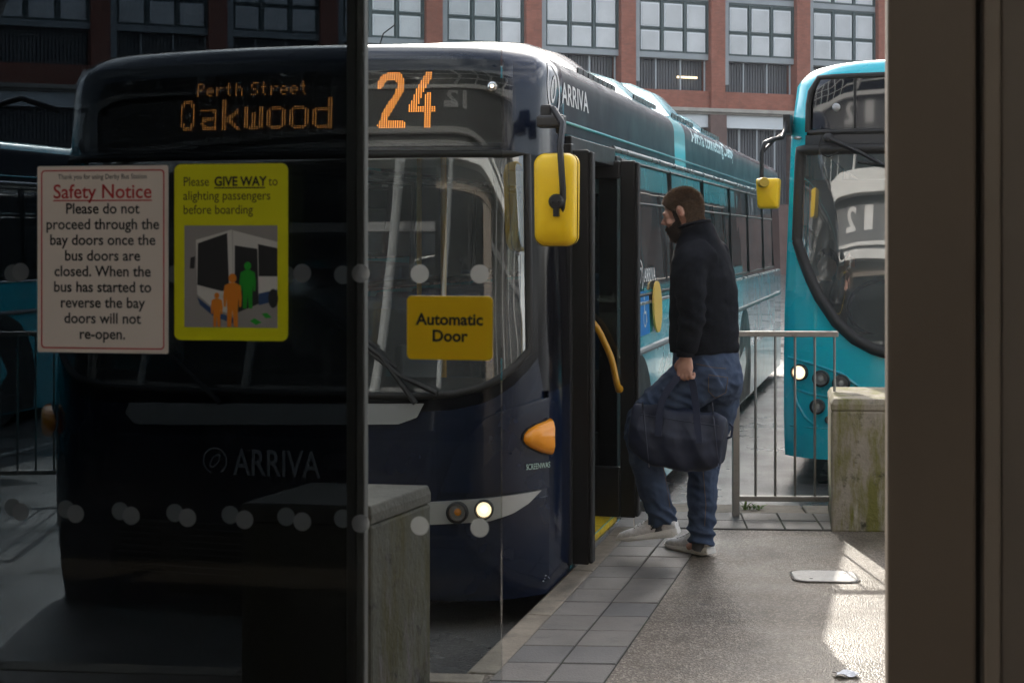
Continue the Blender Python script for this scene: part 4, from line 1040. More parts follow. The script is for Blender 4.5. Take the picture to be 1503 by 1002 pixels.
# ================================================================ RAILINGS, BLOCKS, SMALL THINGS
galv = M('galvanised_steel', (.34, .33, .31), .42, metal=.75, rvar=.12, bump=(40, .08), dirt=((.16, .14, .11), 18, .55, .8))
def railing(label, p, d, n, step, zt, zbm, posts, group='pedestrian railings at the kerb'):
    o = empty('railing', p); tag(o, label, 'railing', group)
    W_ = step*n
    def bx(b, a0, a1, wd, z0, z1):
        nrm = V((-d.y, d.x, 0))*wd/2; q0 = d*a0; q1 = d*a1
        ps = [q0-nrm, q1-nrm, q1+nrm, q0+nrm]
        b.add([(p_.x, p_.y, z0) for p_ in ps]+[(p_.x, p_.y, z1) for p_ in ps], [(0,3,2,1),(4,5,6,7),(0,1,5,4),(1,2,6,5),(2,3,7,6),(3,0,4,7)])
    for nm, z0, z1 in (('top_rail', zt-.032, zt), ('bottom_rail', zbm-.03, zbm)):
        b = MB(); bx(b, -.02, W_+.02, .042, z0, z1); b.build(nm, galv, o, smooth=0, bevel=.004)
    for k in range(n+1):
        post = k in posts
        b = MB()
        if post: bx(b, k*step-.020, k*step+.020, .041, 0, zt-.034)
        else: b.tube([d*(k*step)+V((0, 0, zbm+.001)), d*(k*step)+V((0, 0, zt-.033))], .0075, 8)
        b.build('post' if post else 'bar', galv, o, smooth=40, bevel=.003 if post else 0)
    return o
p0 = ground(1080, 757); p0.z = 0
railing('galvanised steel railing with thin upright bars beside the mossy concrete block', p0, V((1, -.035, 0)).normalized(), 5, .113, 1.065, .118, (0,))
pl = at(-60, 490, 10.3); pl.z = RZ
railing('dark steel railing at the left edge behind the notices', V((-3.75, 10.35, RZ)), V((1, .10, 0)).normalized(), 8, .118, 1.12, .2, (0, 8))

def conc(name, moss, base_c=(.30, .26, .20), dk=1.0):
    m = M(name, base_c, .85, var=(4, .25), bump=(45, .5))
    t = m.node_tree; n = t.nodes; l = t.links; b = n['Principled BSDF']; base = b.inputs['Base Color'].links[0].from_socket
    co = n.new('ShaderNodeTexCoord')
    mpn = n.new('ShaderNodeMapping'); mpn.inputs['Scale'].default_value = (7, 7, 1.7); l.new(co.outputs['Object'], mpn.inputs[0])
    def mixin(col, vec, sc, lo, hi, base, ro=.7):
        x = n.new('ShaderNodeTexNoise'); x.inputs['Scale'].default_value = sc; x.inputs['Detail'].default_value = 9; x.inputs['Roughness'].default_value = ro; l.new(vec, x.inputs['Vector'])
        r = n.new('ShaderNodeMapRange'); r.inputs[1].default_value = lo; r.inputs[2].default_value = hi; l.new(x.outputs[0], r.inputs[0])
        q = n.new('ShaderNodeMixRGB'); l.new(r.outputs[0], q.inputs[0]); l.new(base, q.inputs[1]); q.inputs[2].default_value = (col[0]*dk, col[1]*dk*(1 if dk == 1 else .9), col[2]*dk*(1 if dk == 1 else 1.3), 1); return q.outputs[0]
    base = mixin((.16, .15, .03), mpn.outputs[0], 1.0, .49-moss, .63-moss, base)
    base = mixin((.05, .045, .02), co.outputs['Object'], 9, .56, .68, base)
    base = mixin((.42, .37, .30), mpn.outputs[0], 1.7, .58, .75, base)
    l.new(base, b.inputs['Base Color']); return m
mossy = conc('mossy_concrete', .03); darkc = conc('shaded_stained_concrete', .0, (.075, .07, .052), .34)  # second block's colours darkened to paint its shade behind dark glass
def block(name, label, pts, h, mat, cap=(.30, .27, .22)):
    o = empty(name, V((pts[0].x, pts[0].y, 0))); tag(o, label, 'concrete block', 'concrete blocks on the pavement')
    bs = [p-pts[0] for p in pts]; c = sum(bs, V((0, 0, 0)))/4
    def ring(k, z): return [(c.x+(p.x-c.x)*k, c.y+(p.y-c.y)*k, z) for p in bs]
    b = MB(); b.loft([ring(1.0, -.01), ring(1.0, h-.065)]); b.build('block_body', mat, o, smooth=0, bevel=.012)
    b = MB(); b.loft([ring(1.004, h-.063), ring(1.004, h-.03), ring(.97, h)]); b.build('block_cap', mat if cap[0] > .2 else M('shaded_weathered_cap_%d' % (cap[0]*100), cap, .8, var=(8, .25), bump=(60, .4), dirt=((.10, .09, .06) if cap[0] > .2 else (.04, .036, .025), 14, .5, .75)), o, smooth=0, bevel=.006)  # dark cap colour carries the same painted shade
    return o
q0 = ground(1220, 778); q1 = ground(1245, 752)
q0.z = q1.z = 0; dx = V((1, -.06, 0)).normalized(); dy = V((.175, 1, 0)).normalized()
block('concrete_block', 'mossy green-stained concrete block at the end of the railing', [q0, q0+dx*1.1, q0+dx*1.1+dy*.72, q0+dy*.72], .72, mossy)
r0 = V((-.29, 5.62, 0)); r1 = V((-.465, 5.18, 0))
lf = V((-1, .15, 0)).normalized()
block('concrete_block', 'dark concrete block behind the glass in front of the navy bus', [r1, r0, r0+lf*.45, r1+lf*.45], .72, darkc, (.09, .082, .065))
# cover plate in the asphalt
c = ground(1210, 845); c.z = 0
mo = empty('access_cover', c); tag(mo, 'pale oblong metal access cover set in the asphalt', 'access cover')
def oblong(a, b_, n=10): return [(x, y) for x, y in rrect(-a, a, -b_, b_, b_*.55, n)]
rot = Matrix.Rotation(radians(-4), 3, 'Z')
b = MB(); b.prism(oblong(.148, .118), lambda x, y, d: rot @ V((x, y, .0032-d)), .03); b.build('plate', M('cover_plate', (.42, .41, .39), .45, metal=.3, var=(14, .15), bump=(130, .3), dirt=((.2, .18, .15), 20, .55, .8)), mo, smooth=0, bevel=.003)
b = MB(); o1 = oblong(.158, .128); o2 = oblong(.149, .119); b.grid([[rot @ V((x, y, .0016)) for x, y in o1], [rot @ V((x, y, .0016)) for x, y in o2]], close=True); b.build('rim', M('cover_rim', (.09, .08, .07), .7), mo, smooth=0)
for x, y in ((-.07, -.07), (.10, .06)):
    b = MB(); b.lathe([(.009, .0034), (.006, .0040), (.001, .0040)], rot @ V((x, y, 0)), (0, 0, 1), 12); b.build('bolt', rubber, mo)
# crumpled paper
c = ground(1242, 990); b = MB(); n = 9; rnd = random.Random(5); pts = []
for i in range(n):
    for j in range(n):
        x, y = (i/(n-1)-.5)*.085, (j/(n-1)-.5)*.060
        z = .007+.006*sin(i*.9+j*.5)+rnd.uniform(-.001, .002); pts.append(V((x*(1-.15*sin(j)), y, max(.0015, z))))
b.grid([pts[i*n:(i+1)*n] for i in range(n)]); o = b.build('paper_scrap', M('paper_white', (.80, .80, .84), .7), smooth=0, loc=(c.x, c.y, .0))
o.modifiers.new('s', 'SOLIDIFY').thickness = .0006
tag(o, 'crumpled white paper scrap on the asphalt near the door', 'litter')
# weed in the joint by the railing post
c = ground(1104, 748); b = MB(); rnd = random.Random(8)
for k in range(34):
    a = rnd.uniform(0, 2*pi); L_ = rnd.uniform(.03, .085); t = rnd.uniform(.3, 1.2); d = V((cos(a)*sin(t)*1.4, sin(a)*sin(t)*.7, cos(t))); s_ = V((-sin(a), cos(a), 0))*rnd.uniform(.004, .009)
    p = V((rnd.uniform(-.05, .05), rnd.uniform(-.02, .02), 0)); b.add([p-s_*.3, p+s_*.3, p+d*L_*.55+s_, p+d*L_*.55-s_, p+d*L_+V((0, 0, -.012))], [(0, 1, 2, 3), (3, 2, 4)])
o = b.build('weed', M('weed_green', (.10, .17, .02), .6, var=(20, .4)), smooth=0, loc=c); tag(o, 'small green weed growing by the railing post', 'weed')

# ================================================================ THE MAN WITH THE HOLDALL
skin = M('skin', (.56, .31, .23), .5, var=(30, .08), bump=(160, .06)); skin.node_tree.nodes['Principled BSDF'].inputs['Subsurface Weight'].default_value = .12
skin.node_tree.nodes['Principled BSDF'].inputs['Subsurface Radius'].default_value = (.02, .008, .005)
knit = M('navy_knit', (.009, .010, .014), .95, spec=.12, var=(60, .25), bump=(420, .35))
denim = M('blue_denim', (.034, .056, .106), .85, var=(7, .35), bump=(500, .35), dirt=((.07, .10, .16), 5, .55, .8))
stitch = M('tan_stitch', (.20, .12, .05), .8)
bagm = M('bag_navy', (.006, .0105, .030), .55, var=(9, .25), bump=(350, .2))
shoe_k = M('shoe_knit', (.84, .82, .80), .8, var=(60, .2), bump=(260, .4)); sole_m = M('shoe_sole', (.85, .82, .77), .6, dirt=((.3, .26, .2), 20, .55, .8)); hairm = M('brown_hair', (.19, .122, .072), .5, var=(40, .4)); beardm = M('dark_beard', (.045, .026, .016), .6, var=(60, .4))
YM = 7.85
FOOT = ground(1018, 813); FOOT.z = 0
man = empty('person', FOOT); tag(man, 'bearded man in dark sweater and jeans stepping into the bus with a holdall', 'person')
def X(px, py, dy=0.): return at(px, py, YM+dy)-FOOT
fd = V((-.86, .50, 0)).normalized(); sd = V((fd.y, -fd.x, 0))          # facing and towards his left shoulder (near the camera)
sd = sd if sd.y < 0 else -sd
def organic(b, name, mat, parent, vox, smooth_it=6, fn=None, dec=None):
    o = b.build(name, mat, parent, smooth=0)
    q = o.modifiers.new('r', 'REMESH'); q.mode = 'VOXEL'; q.voxel_size = vox
    q = o.modifiers.new('s', 'SMOOTH'); q.iterations = smooth_it; q.factor = .5
    bpy.context.view_layer.update(); bake(o)
    o.data.materials.clear(); o.data.materials.append(mat)
    if fn:
        nr = [v.normal.copy() for v in o.data.vertices]
        for v, nn_ in zip(o.data.vertices, nr): v.co += nn_*fn(v.co)
    o.data.polygons.foreach_set('use_smooth', [True]*len(o.data.polygons)); o.data.update()
    return o
def limb(b, pts, rad, flat=None, n=16, sub=5):
    """smooth tapered limb through points (Catmull-Rom), spherical ends"""
    P_ = [V(p) for p in pts]; out = []; ro = []
    for i in range(len(P_)-1):
        p0_, p1_, p2_, p3_ = P_[max(0, i-1)], P_[i], P_[i+1], P_[min(len(P_)-1, i+2)]
        for q in range(sub):
            t = q/sub; out.append(.5*((2*p1_)+(p2_-p0_)*t+(2*p0_-5*p1_+4*p2_-p3_)*t*t+(3*p1_-p0_-3*p2_+p3_)*t**3)); ro.append(rad[i]+(rad[i+1]-rad[i])*(t*t*(3-2*t)))
    out.append(P_[-1]); ro.append(rad[-1]); b.tube(out, ro, n)
def fold(c, sc, amp, seed):
    return amp*(noise.noise(V((c.x*sc, c.y*sc, c.z*sc*1.7))+V((seed, 0, 0)))+.5*noise.noise(V((c.x*sc*2.3, c.y*sc*2.3, c.z*sc*3.4))+V((seed, 3, 0))))
# skeleton (photo columns/rows turned into points at his depth, offset in depth by the third number)
neck = X(1014, 345); headc = X(1003, 317)
Ls, Le, Lw, Lh = X(1012, 392, -.19), X(1016, 462, -.25), X(1006, 520, -.24), X(1004, 545, -.235)
Rs, Re, Rw = X(1046, 396, .15), X(1040, 460, .22), X(1022, 480, .32)
hipL, kneeL, ankL = X(1028, 552, -.09), X(946, 616, -.10), X(972, 757, -.06)
hipR, kneeR, ankR = X(1056, 556, .08), X(1036, 662, .10), X(1029, 782, .055)
# body: one continuous figure
hb = MB()
torso = [(X(1034, 545), .165, .115), (X(1034, 500), .160, .110), (X(1034, 450), .165, .118), (X(1034, 405), .185, .118), (X(1030, 372), .16, .095), (X(1020, 352), .07, .065), (X(1008, 330), .062, .064)]
hb.ell([(c, sd*a, fd*q) for c, a, q in torso], 22)
limb(hb, [Ls, Le, Lw], [.060, .047, .032]); limb(hb, [Rs, Re, Rw], [.060, .047, .032])
limb(hb, [hipL, kneeL, ankL], [.095, .062, .042]); limb(hb, [hipR, kneeR, ankR], [.095, .062, .042])
hd = Matrix.Rotation(atan2(fd.y, fd.x)+radians(5), 3, 'Z') @ Matrix.Rotation(radians(15), 3, 'Y')
def H(x, y, z): return headc + hd @ V((x, y, z-.10))
def hball(b, c, rx, ry, rz): b.ball(H(*c), rx, ry, rz, 20, mat=hd)
hball(hb, (-.012, 0, .135), .098, .078, .098); hball(hb, (.030, 0, .070), .062, .060, .085); hball(hb, (.045, 0, .022), .040, .042, .03); hball(hb, (.060, 0, .115), .036, .060, .045)
for s_ in (1, -1):
    hball(hb, (.078, s_*.030, .132), .016, .024, .010); hball(hb, (.062, s_*.040, .085), .024, .022, .022)
hb.ell([(H(.088, 0, .122), hd @ V((0, .009, 0)), hd @ V((.008, 0, .004))), (H(.104, 0, .100), hd @ V((0, .012, 0)), hd @ V((.012, 0, .006))), (H(.112, 0, .085), hd @ V((0, .016, 0)), hd @ V((.014, 0, .008))), (H(.098, 0, .076), hd @ V((0, .014, 0)), hd @ V((.010, 0, .004)))], 10)
hball(hb, (.092, 0, .055), .010, .022, .006); hball(hb, (.090, 0, .045), .010, .020, .007)
limb(hb, [H(-.035, 0, .06), H(-.055, 0, -.02), X(1022, 356)], [.060, .058, .066])
for s_ in (1, -1):
    hb.ell([(H(-.012, s_*.070, .115), hd @ V((.020, 0, .004)), hd @ V((0, 0, .028))), (H(-.018, s_*.082, .117), hd @ V((.021, 0, .004)), hd @ V((0, 0, .029))), (H(-.021, s_*.090, .119), hd @ V((.014, 0, .004)), hd @ V((0, 0, .028)))], 14)
# near hand closed on the straps; fingers curl round a strap running under them
hz = (Lh-Lw).normalized(); pa = V((-.95, .05, 0)).normalized()
hb.ell([(Lw, fd*.026, sd*.022), (Lw+V((0, 0, -.03)), fd*.038, sd*.020), (Lw+V((-.002, 0, -.065)), fd*.044, sd*.020), (Lw+V((-.004, 0, -.088)), fd*.040, sd*.017)], 14)
for k in range(4):
    o_ = Lw+fd*(.032-.021*k)+V((0, 0, -.086))
    Lk = [.030, .034, .032, .026][k]
    limb(hb, [o_+sd*.006, o_+sd*.008+V((0, 0, -Lk*.8)), o_-sd*.022+V((0, 0, -Lk*1.05)), o_-sd*.034+V((0, 0, -Lk*.45)), o_-sd*.026+V((0, 0, -.004))], [.0098, .0098, .0092, .0086, .0076], n=10, sub=3)
limb(hb, [Lw+fd*.030+V((0, 0, -.035)), Lw+fd*.052-sd*.010+V((0, 0, -.062)), Lw+fd*.044-sd*.030+V((0, 0, -.092)), Lw+fd*.024-sd*.040+V((0, 0, -.108))], [.014, .0125, .0108, .0088], n=10, sub=3)
hb.ell([(Rw, sd*.03, V((0, 0, .02))), (Rw+V((-.06, .02, -.04)), sd*.04, V((0, 0, .02))), (Rw+V((-.12, .03, -.10)), sd*.035, V((0, 0, .014)))], 12)
for a_, q in ((ankL, fd), (ankR, fd)): limb(hb, [a_, a_+V((0, 0, -.04)), a_+V((0, 0, -.078))+q*.075], [.036, .026, .016])
BODY = organic(hb, 'body', skin, man, .0042, 3)
# eyes and brows
for s_ in (1, -1):
    b = MB(); hball(b, (.079, s_*.031, .112), .0115, .0115, .0115); b.build('eye', M('eye_white', (.6, .58, .55), .15), man)
    b = MB(); b.ell([(H(.094-.004*abs(t), s_*(.014+.012*t), .136+.003*t-.002*t*t), hd @ V((.004, 0, 0)), hd @ V((0, 0, .0045*(1-.15*t)))) for t in (0, 1, 2, 3)], 8); b.build('eyebrow', beardm, man)
# sweater
b = MB()
tor = [(X(1033, 513), .196, .162), (X(1033, 500), .204, .172), (X(1033, 470), .205, .168), (X(1033, 435), .208, .160), (X(1032, 405), .220, .150), (X(1030, 380), .205, .132), (X(1028, 362), .165, .115), (X(1022, 344), .100, .092), (X(1017, 331), .088, .088)]
b.ell([(c, sd*a, fd*q-V((0, 0, .022 if i == 8 else .014 if i == 7 else 0))) for i, (c, a, q) in enumerate(tor)], 30)
limb(b, [X(1030, 376, -.10), Ls, X(1013, 430, -.235), Le, X(1010, 500, -.245), Lw+V((0, 0, .012))], [.095, .092, .080, .068, .056, .046]); limb(b, [X(1040, 378, .06), Rs, Re, Rw], [.115, .092, .072, .05])
b.ell([(X(1034, 517), sd*.196, fd*.168), (X(1034, 505), sd*.202, fd*.172)], 30)
def swf(c):
    z = c.z; f = fold(c, 7, .008, 1)-.009*(abs(noise.noise(V((c.x*9+c.z*4, c.y*9, c.z*8))))-.25)
    e = (c-Le).length; f += .006*sin((c.z+c.x*.5)*95)*max(0, 1-e/.16)
    e = (c-X(1034, 505)).length; f += .005*sin(c.z*70+c.x*18)*max(0, 1-e/.28)
    e = (c-Ls).length; f += .005*sin((c.x-c.z)*80)*max(0, 1-e/.16)
    return f
organic(b, 'sweater', knit, man, .009, 5, swf)
b = MB(); b.ell([(Lw+V((0, 0, .020)), fd*.048, sd*.044), (Lw+V((0, 0, -.012)), fd*.043, sd*.039)], 20); b.build('cuff', knit, man, smooth=60)
b = MB(); b.tube([X(1016.5, 331)+sd*.086*cos(a)+fd*.086*sin(a)+V((0, 0, -.024*sin(a))) for a in [2*pi*k/24 for k in range(25)]], .010, 8, caps=False); b.build('collar', knit, man)
# jeans
b = MB()
b.ell([(X(1036, 506), sd*.178, fd*.148), (X(1036, 525), sd*.186, fd*.162), (X(1038, 550), sd*.190, fd*.172), (X(1042, 578), sd*.175, fd*.150)], 26)
limb(b, [X(1040, 545, -.085), X(1000, 574, -.10), kneeL, X(950, 680, -.09), ankL+V((.008, 0, -.030))], [.132, .120, .086, .080, .067]); limb(b, [X(1052, 556, .07), X(1048, 600, .09), kneeR, X(1031, 722, .08), ankR+V((0, 0, -.052))], [.134, .118, .081, .075, .066])
b.ball(X(1058, 560, -.03), .115, .12, .12)
def jf(c):
    f = fold(c, 9, .008, 5)-.010*(abs(noise.noise(V((c.x*13, c.y*13, c.z*22+c.x*9))))-.25)
    for k_, a_ in ((kneeL, 1), (kneeR, .8), (ankL, 1.5), (ankR, 1.6), (X(1005, 560, -.1), .8)):
        e = (c-k_).length; f += .0075*a_*(1-2*abs(sin((c.z*1.0+c.x*.55)*46+c.x*15*sin(c.y*20)+1.5*noise.noise(c*9))))*max(0, 1-e/.19)
    return f
JEANS = organic(b, 'jeans', denim, man, .0065, 3, jf)
b = MB()
for pts in (((1043, 556, -.21), (1055, 560, -.20), (1067, 563, -.165), (1066, 584, -.16), (1056, 592, -.19), (1045, 582, -.2)), ):
    pass
jeans_o = JEANS
def on_surface(o, p, push=.0015):
    """nearest surface point seen from the camera side"""
    d = V((p.x, p.y, p.z)); src = V((0, 0, CH))-FOOT; dr = (d-src).normalized()
    hit, loc, nrm, _ = o.ray_cast(src, dr)
    return loc+nrm*push if hit else d
for pts in (((1040, 550), (1068, 554), (1065, 576), (1050, 584), (1040, 574), (1040, 550)), ((1022, 534), (1046, 539), (1068, 541)), ((1032, 690), (1036, 740), (1034, 776)), ((968, 660), (978, 710), (984, 750))):
    cv = []
    for a, c in zip(pts, pts[1:]):
        for q in range(8): cv.append(on_surface(jeans_o, X(a[0]+(c[0]-a[0])*q/8, a[1]+(c[1]-a[1])*q/8, -.2)))
    b.tube(cv, .0013, 5)
b.build('stitching', stitch, man)
# hair: a cap with short tufts, and the beard
def hair_shell(name, mat, test, lift, density, length, lean):
    body_ = BODY; b = MB(); rnd = random.Random(4); me = body_.data
    inv = hd.transposed()
    def lf_(co):
        l_ = inv @ (co-headc); z_ = l_.z+.10
        return .25+1.3*sstep(z_, .12, .21) if name == 'hair' else .3+.9*sstep(-z_, -.06, -.0)
    sel = []
    for p in me.polygons:
        c = p.center; l_ = inv @ (c-headc); l_.z += .10
        if (c-headc).length < .22 and test(l_): sel.append(p)
    vm = {}
    for p in sel:
        idx = []
        for vi in p.vertices:
            if vi not in vm: vm[vi] = len(b.v); v = me.vertices[vi]; b.v.append(tuple(v.co+v.normal*(lift*lf_(v.co)*(.8+.5*noise.noise(v.co*60))-.0004)))
            idx.append(vm[vi])
        b.f.append(idx); b.m.append(0)
    for p in sel:
        for _ in range(density):
            vs_ = [me.vertices[i].co for i in p.vertices]; t = [rnd.random() for _ in vs_]; s_ = sum(t); c = sum((v*q for v, q in zip(vs_, t)), V((0, 0, 0)))/s_
            n_ = p.normal; d = (n_*1.0+(hd @ lean(inv @ (c-headc)))+V((rnd.gauss(0, .25), rnd.gauss(0, .25), rnd.gauss(0, .25)))).normalized()
            L_ = length*rnd.uniform(.6, 1.25)*(.4+.75*min(1.4, lf_(c))); s2 = d.cross(V((rnd.random()-.5, rnd.random()-.5, rnd.random()-.5))).normalized()*.0008
            p0_ = c+n_*lift*.6; b.add([p0_-s2, p0_+s2, p0_+d*L_*.6+s2*.8, p0_+d*L_*.6-s2*.8, p0_+d*L_+V((0, 0, -L_*.15))], [(0, 1, 2, 3), (3, 2, 4)], rnd.choice((0, 0, 1, 2)))
    return b.build(name, mat, man, smooth=0)
def is_hair(l):
    n_ = .006*noise.noise(V((l.x*70, l.y*70, l.z*70)))
    if abs(l.y) > .080 and l.x > -.045 and l.z < .150: return False          # the ear
    if l.z > .192+n_: return True
    if l.z > .132: return l.x < .026+(l.z-.132)*.95+n_
    return l.x < -.030+n_ and l.z > .052+2*n_
def is_beard(l):
    n_ = .004*noise.noise(V((l.x*80, l.y*80, l.z*80)))
    if abs(l.y) > .080 and l.x < .01: return False
    if l.x < .002 or l.z < -.03: return False
    if l.x < .022: return l.z < .134+n_
    mouth = abs(l.y) < .018 and .043 < l.z < .053 and l.x > .085
    line = .080-(l.x-.022)*.42+n_
    return (l.z < line or (l.x > .078 and .052 < l.z < .070+n_ and abs(l.y) < .032)) and not mouth
hair_shell('hair', [hairm, M('fair_hair', (.24, .15, .085), .45), M('deep_hair', (.075, .045, .027), .5)], is_hair, .0065, 9, .012, lambda l: V((.45*sstep(l.z, .0, .12)-.15, 0, -.7+.95*sstep(l.z, -.02, .13))))
hair_shell('beard', [beardm, M('russet_beard', (.09, .05, .028), .5), M('black_beard', (.02, .012, .008), .6)], is_beard, .0045, 8, .013, lambda l: V((.3, 0, -.8)))
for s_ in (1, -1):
    b = MB(); hball(b, (-.014, s_*.0925, .117), .009, .003, .014); b.build('ear_hollow_shade', M('ear_shadow_skin', (.30, .13, .09), .6), man)  # darker skin tone paints the shade inside the ear
# shoes
def shoe(name, heel, toe, up, lift):
    ax = (toe-heel); L_ = ax.length; ax.normalize(); u = (up-ax*up.dot(ax)).normalized(); s_ = ax.cross(u)
    def Q(a, c, z): return heel+ax*(a*L_)+s_*c+u*z
    o = None
    W_ = [(.0, .030), (.06, .038), (.2, .040), (.42, .040), (.62, .048), (.8, .047), (.93, .034), (1.0, .014)]
    def prof(a):
        for (a0, w0), (a1, w1) in zip(W_, W_[1:]):
            if a <= a1: t = (a-a0)/(a1-a0); return w0+(w1-w0)*t
        return .012
    b = MB(); rows = []
    top = lambda a: .036+.006*cos(a*4)-.012*a
    for k in range(21):
        a = k/20; wq = prof(a); z0 = .012*max(0, (a-.8)/.2)**1.5+.012*max(0, (.1-a)/.1)
        rows.append([Q(a-.01, -wq*1.02, z0+.006), Q(a, -wq*.85, z0), Q(a, 0, z0), Q(a, wq*.85, z0), Q(a-.01, wq*1.02, z0+.006), Q(a, wq*1.07, top(a)*.6), Q(a, wq*1.0, top(a)), Q(a, 0, top(a)), Q(a, -wq*1.0, top(a)), Q(a, -wq*1.07, top(a)*.6)])
    b.loft(rows); so = b.build('shoe', shoe_k, man, smooth=0); bpy.data.objects.remove(so)
    bu = MB(); rows = []
    ht = [(0, .090), (.08, .112), (.2, .112), (.32, .114), (.42, .104), (.55, .080), (.7, .062), (.85, .052), (.95, .042), (1.0, .03)]
    def hh(a):
        for (a0, w0), (a1, w1) in zip(ht, ht[1:]):
            if a <= a1: t = (a-a0)/(a1-a0); return w0+(w1-w0)*t
    for k in range(25):
        a = k/24; wq = prof(a)*.98+.001; t_ = hh(a); zb_ = top(a)-.012; ring = []
        for q in range(16):
            g = 2*pi*q/16; c = cos(g); s2 = sin(g)
            x = wq*(abs(c)**.7)*(1 if c > 0 else -1)*(1-.42*max(0, s2)*(t_ > .06)); z = zb_+(t_-zb_)*(.5+.5*s2)
            ring.append(Q(a*.97+.012, x, z))
        rows.append(ring)
    bu.loft(rows); up_ = bu.build('shoe', shoe_k, man, smooth=60)
    b.build('sole', sole_m, up_, smooth=50)
    b = MB()
    for k in range(5):
        a = .40+.065*k; b.tube([Q(a+.01, -.026, hh(a)*.93), Q(a, 0, hh(a)+.003), Q(a+.01, .026, hh(a)*.93)], .0035, 6)
    for s2 in (1, -1): b.tube([Q(.36, 0, .108), Q(.32, s2*.02, .118), Q(.37, s2*.035, .108), Q(.42, s2*.04, .092)], .0024, 6)
    b.build('laces', M('lace_white', (.6, .58, .56), .8), up_)
    b = MB()
    for s2 in (1, -1): b.tube([Q(.13+.11*q, .0, .0) for q in ()] or [Q(.20, s2*.0, .1), Q(.201, s2*.0, .1)], .0001, 4)
    return up_, Q, prof
up = V((0, 0, 1))
hL = X(997, 786, -.085); tL = X(906, 794, .03)
for a_ in (ankL, ankR):
    b = MB(); b.tube([a_+V((0, 0, .03)), a_+V((-.005, 0, -.02)), a_+V((-.012, .004, -.052)), a_+V((-.02, .010, -.085))], [.042, .040, .035, .028], 16); b.build('sock', M('sock_grey', (.10, .10, .105), .95, bump=(300, .3)), man)
su, QL, pr = shoe('shoe', hL, tL, V((.04, 0, 1)), 0)
# small dark mark on the outside of the near shoe: two interlocked arcs and a bar
b = MB()
side_sg = -1 if QL(.4, -1, 0).y < QL(.4, 1, 0).y else 1
def MK(a, z): return QL(a, side_sg*(pr(a)*1.02+.001-.010*max(0, (z-.055))/.02), z)
for k in (1, -1):
    pts = []
    for q in range(9):
        g = radians(-65+130*q/8); pts.append(MK(.34+.0*k+(.055*sin(g)), .058+k*(.0145-.0125*cos(g))))
    b.tube(pts, .0038, 6)
b.tube([MK(.315, .058), MK(.365, .058)], .004, 6)
b.build('shoe_emblem', M('emblem_black', (.01, .01, .01), .6), su)
hR = X(1044, 812, .045); hR.z = .001; tR = X(978, 796, .30); tR.z = .001; shoe('shoe', hR, tR, up, 0)

# holdall in his left hand
bag = empty('holdall', FOOT); tag(bag, 'soft navy holdall hanging from the man\'s left hand', 'bag')
A0, A1 = X(928, 622, -.13), X(1064, 645, -.27)
ax = (A1-A0).normalized(); bu_ = (V((.12, 0, 1))-ax*V((.12, 0, 1)).dot(ax)).normalized(); bs = ax.cross(bu_)
Lb = (A1-A0).length; rows = []
for k in range(19):
    t = k/18; e = min(1, (sin(pi*min(max(t, .0), 1))**.12)+.02) if 0 < t < 1 else .72
    ring = []
    for q in range(28):
        g = 2*pi*q/28; c, s2 = cos(g), sin(g)
        x = .088*(abs(c)**.45)*(1 if c > 0 else -1); z = .163*(abs(s2)**.45)*(1 if s2 > 0 else -1)
        if z > 0: z *= .86+.10*sin(t*pi)*-.6; x *= 1-.45*(z/.158)
        else: x *= 1.12
        ring.append(A0+ax*(t*Lb)+bs*(x*e)+bu_*(z*e-.02*sin(pi*t)))
    rows.append(ring)
b = MB(); b.loft(rows)
def bf(c): return fold(c, 7, .006, 9)-.012*(abs(noise.noise(V((c.x*8+c.z*3, c.y*6, c.z*5))))-.25)-.006*(abs(noise.noise(V((c.x*17, c.y*9, c.z*11))))-.25)+.004*sin(c.x*46+c.z*14)*max(0, min(1, (c.z-.2)/.3))
bo = organic(b, 'bag_body', bagm, bag, .008, 3, bf)
grip = Lw+V((-.002, 0, -.116))
webm = M('bag_webbing', (.011, .017, .045), .7, bump=(300, .3))
for px_, sgn, off in ((973, 1, -1), (1023, 1, 1)):
    pass
for sgn in (-1, 1):
    s_off = bs*(.062*sgn)
    pts = []
    yb_ = -.25 if sgn*bs.y < 0 else -.10
    src = [(966, 640), (969, 590), (984, 566), (996, 552), (1000, 549), (1008, 549), (1016, 556), (1021, 590), (1026, 650)] if sgn*bs.y < 0 else [(978, 600), (982, 585), (992, 560), (999, 551), (1001, 549), (1007, 549), (1013, 558), (1018, 585), (1020, 600)]
    for i, (a, c) in enumerate(src):
        top_ = abs(i-4)/4; pts.append(V(X(a, c, -.235+(yb_+.235)*min(1, top_*1.2))))
    if sgn*bs.y < 0:
        for i in (0, 1, -2, -1): pts[i] = on_surface(bo, pts[i], .004)
    b = MB(); cv = []
    for i in range(len(pts)-1):
        for q in range(4): cv.append(pts[i].lerp(pts[i+1], q/4))
    cv.append(pts[-1])
    for _ in range(2): cv = [cv[0]]+[(cv[i-1]+cv[i]+cv[i+1])/3 for i in range(1, len(cv)-1)]+[cv[-1]]
    fl = bs
    rows = [[p+ (cv[min(i+1, len(cv)-1)]-cv[max(i-1, 0)]).normalized().cross(fl).normalized()*(w_*(.45 if 12 < i < 24 else 1))+fl*h_ for w_, h_ in ((-.017, -.0018), (.017, -.0018), (.017, .0018), (-.017, .0018))] for i, p in enumerate(cv)]
    b.loft(rows); b.build('strap', webm, bag, smooth=40)
sm_ = MB()
for px_ in (948, 1050):
    cv = [on_surface(bo, X(px_+ (q-8)*.6, 590+q*6.0, -.4), .001) for q in range(17)]
    cv = [p for p in cv if (p-(A0+A1)/2).length < .36]
    if len(cv) > 2: sm_.tube(cv, .0032, 6)
